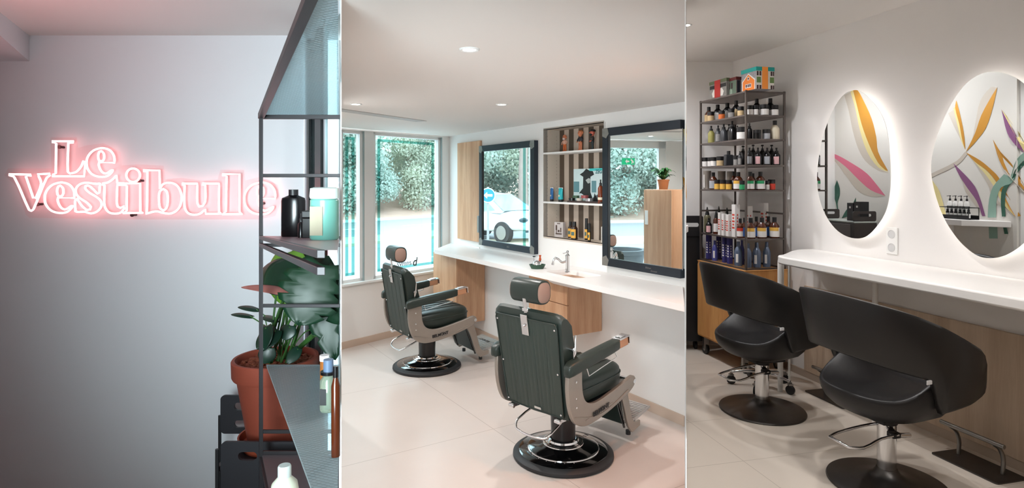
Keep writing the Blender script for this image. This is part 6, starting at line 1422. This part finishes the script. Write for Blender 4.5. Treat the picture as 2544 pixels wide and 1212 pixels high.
T3 = [('jar','black','white',1751,24,15,'L',3,.05),('jar','black','white',1765,24,14,'L',3,.07),('jar','black','white',1773,24,14,'L',3,.05),('jar','black','cream',1789,25,17,'L',3,.05),('flat','charcoal',None,1810,38,22,'L',3,.07),('jar','charcoal','grey',1829,26,13,'L',3,.07),('spray','charcoal','grey',1838,36,10,'L',3,.05),
      ('pump','black',None,1846,50,15,'L',3,.12),('spray','black','silver',1862,44,16,'R',3,.05),('pump','black',None,1871,52,14,'R',3,.14),('spray','black','pink',1883,44,16,'R',3,.05),('pump','black',None,1894,52,14,'R',3,.14),('spray','black','silver',1906,44,18,'R',3,.05),('pump','black',None,1917,52,14,'R',3,.14),('spray','black','pink',1929,44,18,'R',3,.05)]
T2 = [('tube','grey','white',1757,46,19,'L',2,.14),('bottle','amber','silver',1772,43,19,'L',2,.06),('jar','amber','yellow',1782,25,14,'L',2,.04),('tube','grey',None,1793,46,19,'L',2,.15),('jar','amber','yellow',1796,25,14,'L',2,.04),('jar','amber','yellow',1811,25,14,'L',2,.04),('tube','grey',None,1814,46,16,'L',2,.16),('bottle','amber','silver',1822,46,14,'L',2,.10),('bottle','amber','white',1834,45,22,'L',2,.05,'yellow'),('jar','black','green',1845,24,15,'L',2,.04),
      ('bottle','amber','white',1864,46,20,'R',2,.05,'green'),('bottle','amber','green',1871,42,14,'R',2,.14),('bottle','amber','white',1889,46,22,'R',2,.05,'green'),('jar','amber','white',1905,24,13,'R',2,.05),('jar','amber','red',1917,27,17,'R',2,.06)]
T1 = [('cone','clear',None,1757,62,17,'L',1,.13),('spray','black','pink',1761,38,15,'L',1,.05),('cone','amber','white',1779,58,14,'L',1,.08),('cone','clear',None,1786,66,14,'L',1,.18),('carton','white','red',1790,56,9,'L',1,.05),('carton','white','red',1799,54,9,'L',1,.05),('cone','clear',None,1806,66,14,'L',1,.16),('carton','white','red',1811,54,11,'L',1,.05),('carton','white','red',1828,80,14,'L',1,.08),('bottle','amber','white',1839,48,16,'L',1,.05,'red'),('bottle','amber','blue',1849,50,13,'L',1,.08),
      ('bottle','amber','white',1865,52,22,'R',1,.05,'yellow'),('carton','white','red',1861,76,12,'R',1,.25),('bottle','amber','blue',1879,52,16,'R',1,.14),('bottle','amber','white',1893,52,22,'R',1,.05,'yellow'),('carton','white','red',1899,82,13,'R',1,.26),('bottle','amber','blue',1909,52,18,'R',1,.14),('bottle','amber','white',1924,52,23,'R',1,.05,'yellow')]
T0 = [('carton','violet','white',1761,60,10,'L',0,.07),('shampoo','vbottle','white',1776,50,14,'L',0,.05),('carton','violet','white',1786,64,9,'L',0,.16),('carton','violet','white',1801,64,10,'L',0,.06),('carton','violet','white',1813,64,10,'L',0,.06),('shampoo','slate','white',1834,60,19,'L',0,.05),('shampoo','vbottle',None,1843,62,12,'L',0,.13),
      ('shampoo','slate',None,1859,60,16,'R',0,.06),('shampoo','slate','white',1880,62,20,'R',0,.06),('shampoo','slate','white',1905,62,18,'R',0,.06)]
for tab in (T5, T4, T3, T2, T1, T0):
    for a in tab: prod(*a)

# ---- gift boxes printed as little houses on top of the rack
def giftbox(label, pxl, pxc, pxr, hpx, lid, wall, ribbon=None, deep=0.0):
    """near vertical edge at pxc; runs left along the long side to pxl and right along the short side to pxr"""
    c = onl(pxc, 'L', 0.02 + deep); S = c.y / FPX; h = hpx * S; z = SH[6] + .0005
    k = (pxl - CX) / FPX; t = (k * c.y - c.x) / (eyn.x - k * eyn.y); k2 = (pxr - CX) / FPX; s_ = (k2 * c.y - c.x) / (exn.x - k2 * exn.y)
    a, b_ = eyn * t, exn * s_; c.z = z
    g_ = thing('gift_box', label, 'gift box', c + (a + b_) / 2)
    obj('body', MB().para(c, a, b_, (0, 0, h * .84)), wall, g_, smooth=0)
    ov = .003; obj('lid', MB().para(c - eyn * ov - exn * ov + UP * h * .82, a + eyn * 2 * ov, b_ + exn * 2 * ov, (0, 0, h * .18)), lid, g_, smooth=0, bevel=.001)
    def fl(nm, side, pts, m, o_=.001):
        d_, n_ = (a, -exn) if side == 'L' else (b_, -eyn)
        if side == 'L': P0 = c + a; d_ = -a
        else: P0 = c
        obj(nm, MB().prism([P0 + d_ * x + UP * h * y + n_ * (o_ - .0006) for x, y in pts], n_ * .0006), m, g_, smooth=0)
    R4 = lambda x0, y0, x1, y1: [(x0, y0), (x1, y0), (x1, y1), (x0, y1)]
    return g_, fl, R4
HW = mat('print_offwhite', (222, 220, 214), 0.5); HG = mat('print_leaf_green', (98, 128, 72), 0.5); HD = mat('print_dark_window', (60, 34, 40), 0.5); HO = mat('print_orange', (214, 116, 30), 0.5); HOR = mat('orange_ribbon', (244, 150, 60), 0.45)
g3, fl, R4 = giftbox('large gift box with teal lid, orange house print and orange ribbon', 1842, 1879, 1923, 55, mat('teal_lid', (10, 150, 144), 0.5), mat('grey_foliage_print', (138, 136, 140), 0.6, var=0.6, scale=70))
fl('house_outline', 'L', [(.05,.0),(.05,.42),(-.0,.40),(.48,.78),(.98,.42),(.92,.44),(.92,.0)], HW, .0010); fl('house_front', 'L', [(.10,.0),(.10,.42),(.48,.73),(.88,.42),(.88,.0)], HO, .0018)
fl('house_window', 'L', R4(.42,.47,.56,.62), HW, .0026); fl('house_window', 'L', R4(.28,.12,.68,.30), HW, .0026)
for x in (.31, .44, .56): fl('window_pane', 'L', R4(x, .15, x + .09, .28), HD, .0034)
fl('window_pane', 'L', R4(.45,.50,.53,.59), HD, .0034)
fl('house_front', 'R', R4(.0,.0,1,.82), HW, .0010)
for x in (.02, .17, .80, .93): fl('house_window', 'R', R4(x, .60, min(x + .10, .995), .80), HD, .0018)
for x in (.02, .76): fl('shutter', 'R', R4(x, .28, x + .23, .54), HG, .0018)
for x in (.02, .17, .80, .93): fl('house_window', 'R', R4(x, .0, min(x + .10, .995), .17), HD, .0018)
fl('ribbon', 'R', R4(.31,.0,.64,1.0), HOR, .0045)
g2, fl, R4 = giftbox('middle gift box with dark red lid and green house print', 1808, 1829, 1848, 44, mat('dark_red_lid', (96, 34, 34), 0.5), mat('sage_print', (96, 116, 100), 0.6), deep=.03)
for x in (.1, .42): fl('house_window', 'L', R4(x, .38, x + .16, .70), HD, .0012)
fl('door_arch', 'L', [(.15,.08),(.15,.3),(.35,.38),(.55,.3),(.55,.08)], mat('print_pale_sage', (150, 170, 152), 0.6), .0012); fl('front_wall', 'R', R4(0, 0, 1, .82), mat('print_taupe', (128, 112, 108), 0.6), .0008); fl('door', 'R', R4(.1,.0,.5,.80), mat('print_navy', (26, 26, 40), 0.5), .0016)
g1, fl, R4 = giftbox('leftmost gift box with olive lid and wide red ribbon', 1763, 1805, 1812, 45, mat('olive_lid', (92, 104, 76), 0.5), mat('grey_house_print', (128, 126, 122), 0.6, var=0.4, scale=60))
fl('awning', 'L', R4(.02,.55,.98,.74), BLKB, .0012); fl('tree_print', 'L', [(.2,.08),(.15,.3),(.25,.5),(.75,.5),(.85,.3),(.78,.08)], HW, .0018); fl('ribbon', 'L', R4(.32,.0,.66,1.0), mat('red_ribbon', (168, 30, 24), 0.5), .0045)

# ---- dark cabinet behind the rack
dk = thing('dark_trolley', 'tall black trolley with slotted handle at the partition edge behind the rack', 'trolley', (1.7, 5.98, 0))
obj('body', MB().box((1.68, 6.03, .62), (.40, .16, 1.06)), BLKB, dk, bevel=.01)
holed('handle_panel', rrect(0, 0, .40, .20, .02), [rrect(.12, .09, .36, .13, .019)], .014, BLKB, dk, frame_m(Vector((1.48, 5.945, 1.13)) - wloc(dk), (1, 0, 0), UP))
for x in (1.53, 1.83): obj('caster', MB().cyl((x - .012, 6.03, .04), (x + .012, 6.03, .04), .04).box((x, 6.03, .075), (.025, .03, .04)), BLKB, dk)

downlight((1.0, 5.6, ZR), 'added recessed ceiling spotlight brightening the painted mural wall', 30, color=(.97, .97, 1.0))  # unseen lamp added to brighten the mural alcove
downlight((1.6, 3.75, ZR), 'added recessed ceiling spotlight, out of view, between the bottle rack and the chairs', 34, color=(1.0, .97, .95), ang=112)  # extra lamp kept above the view to light the room
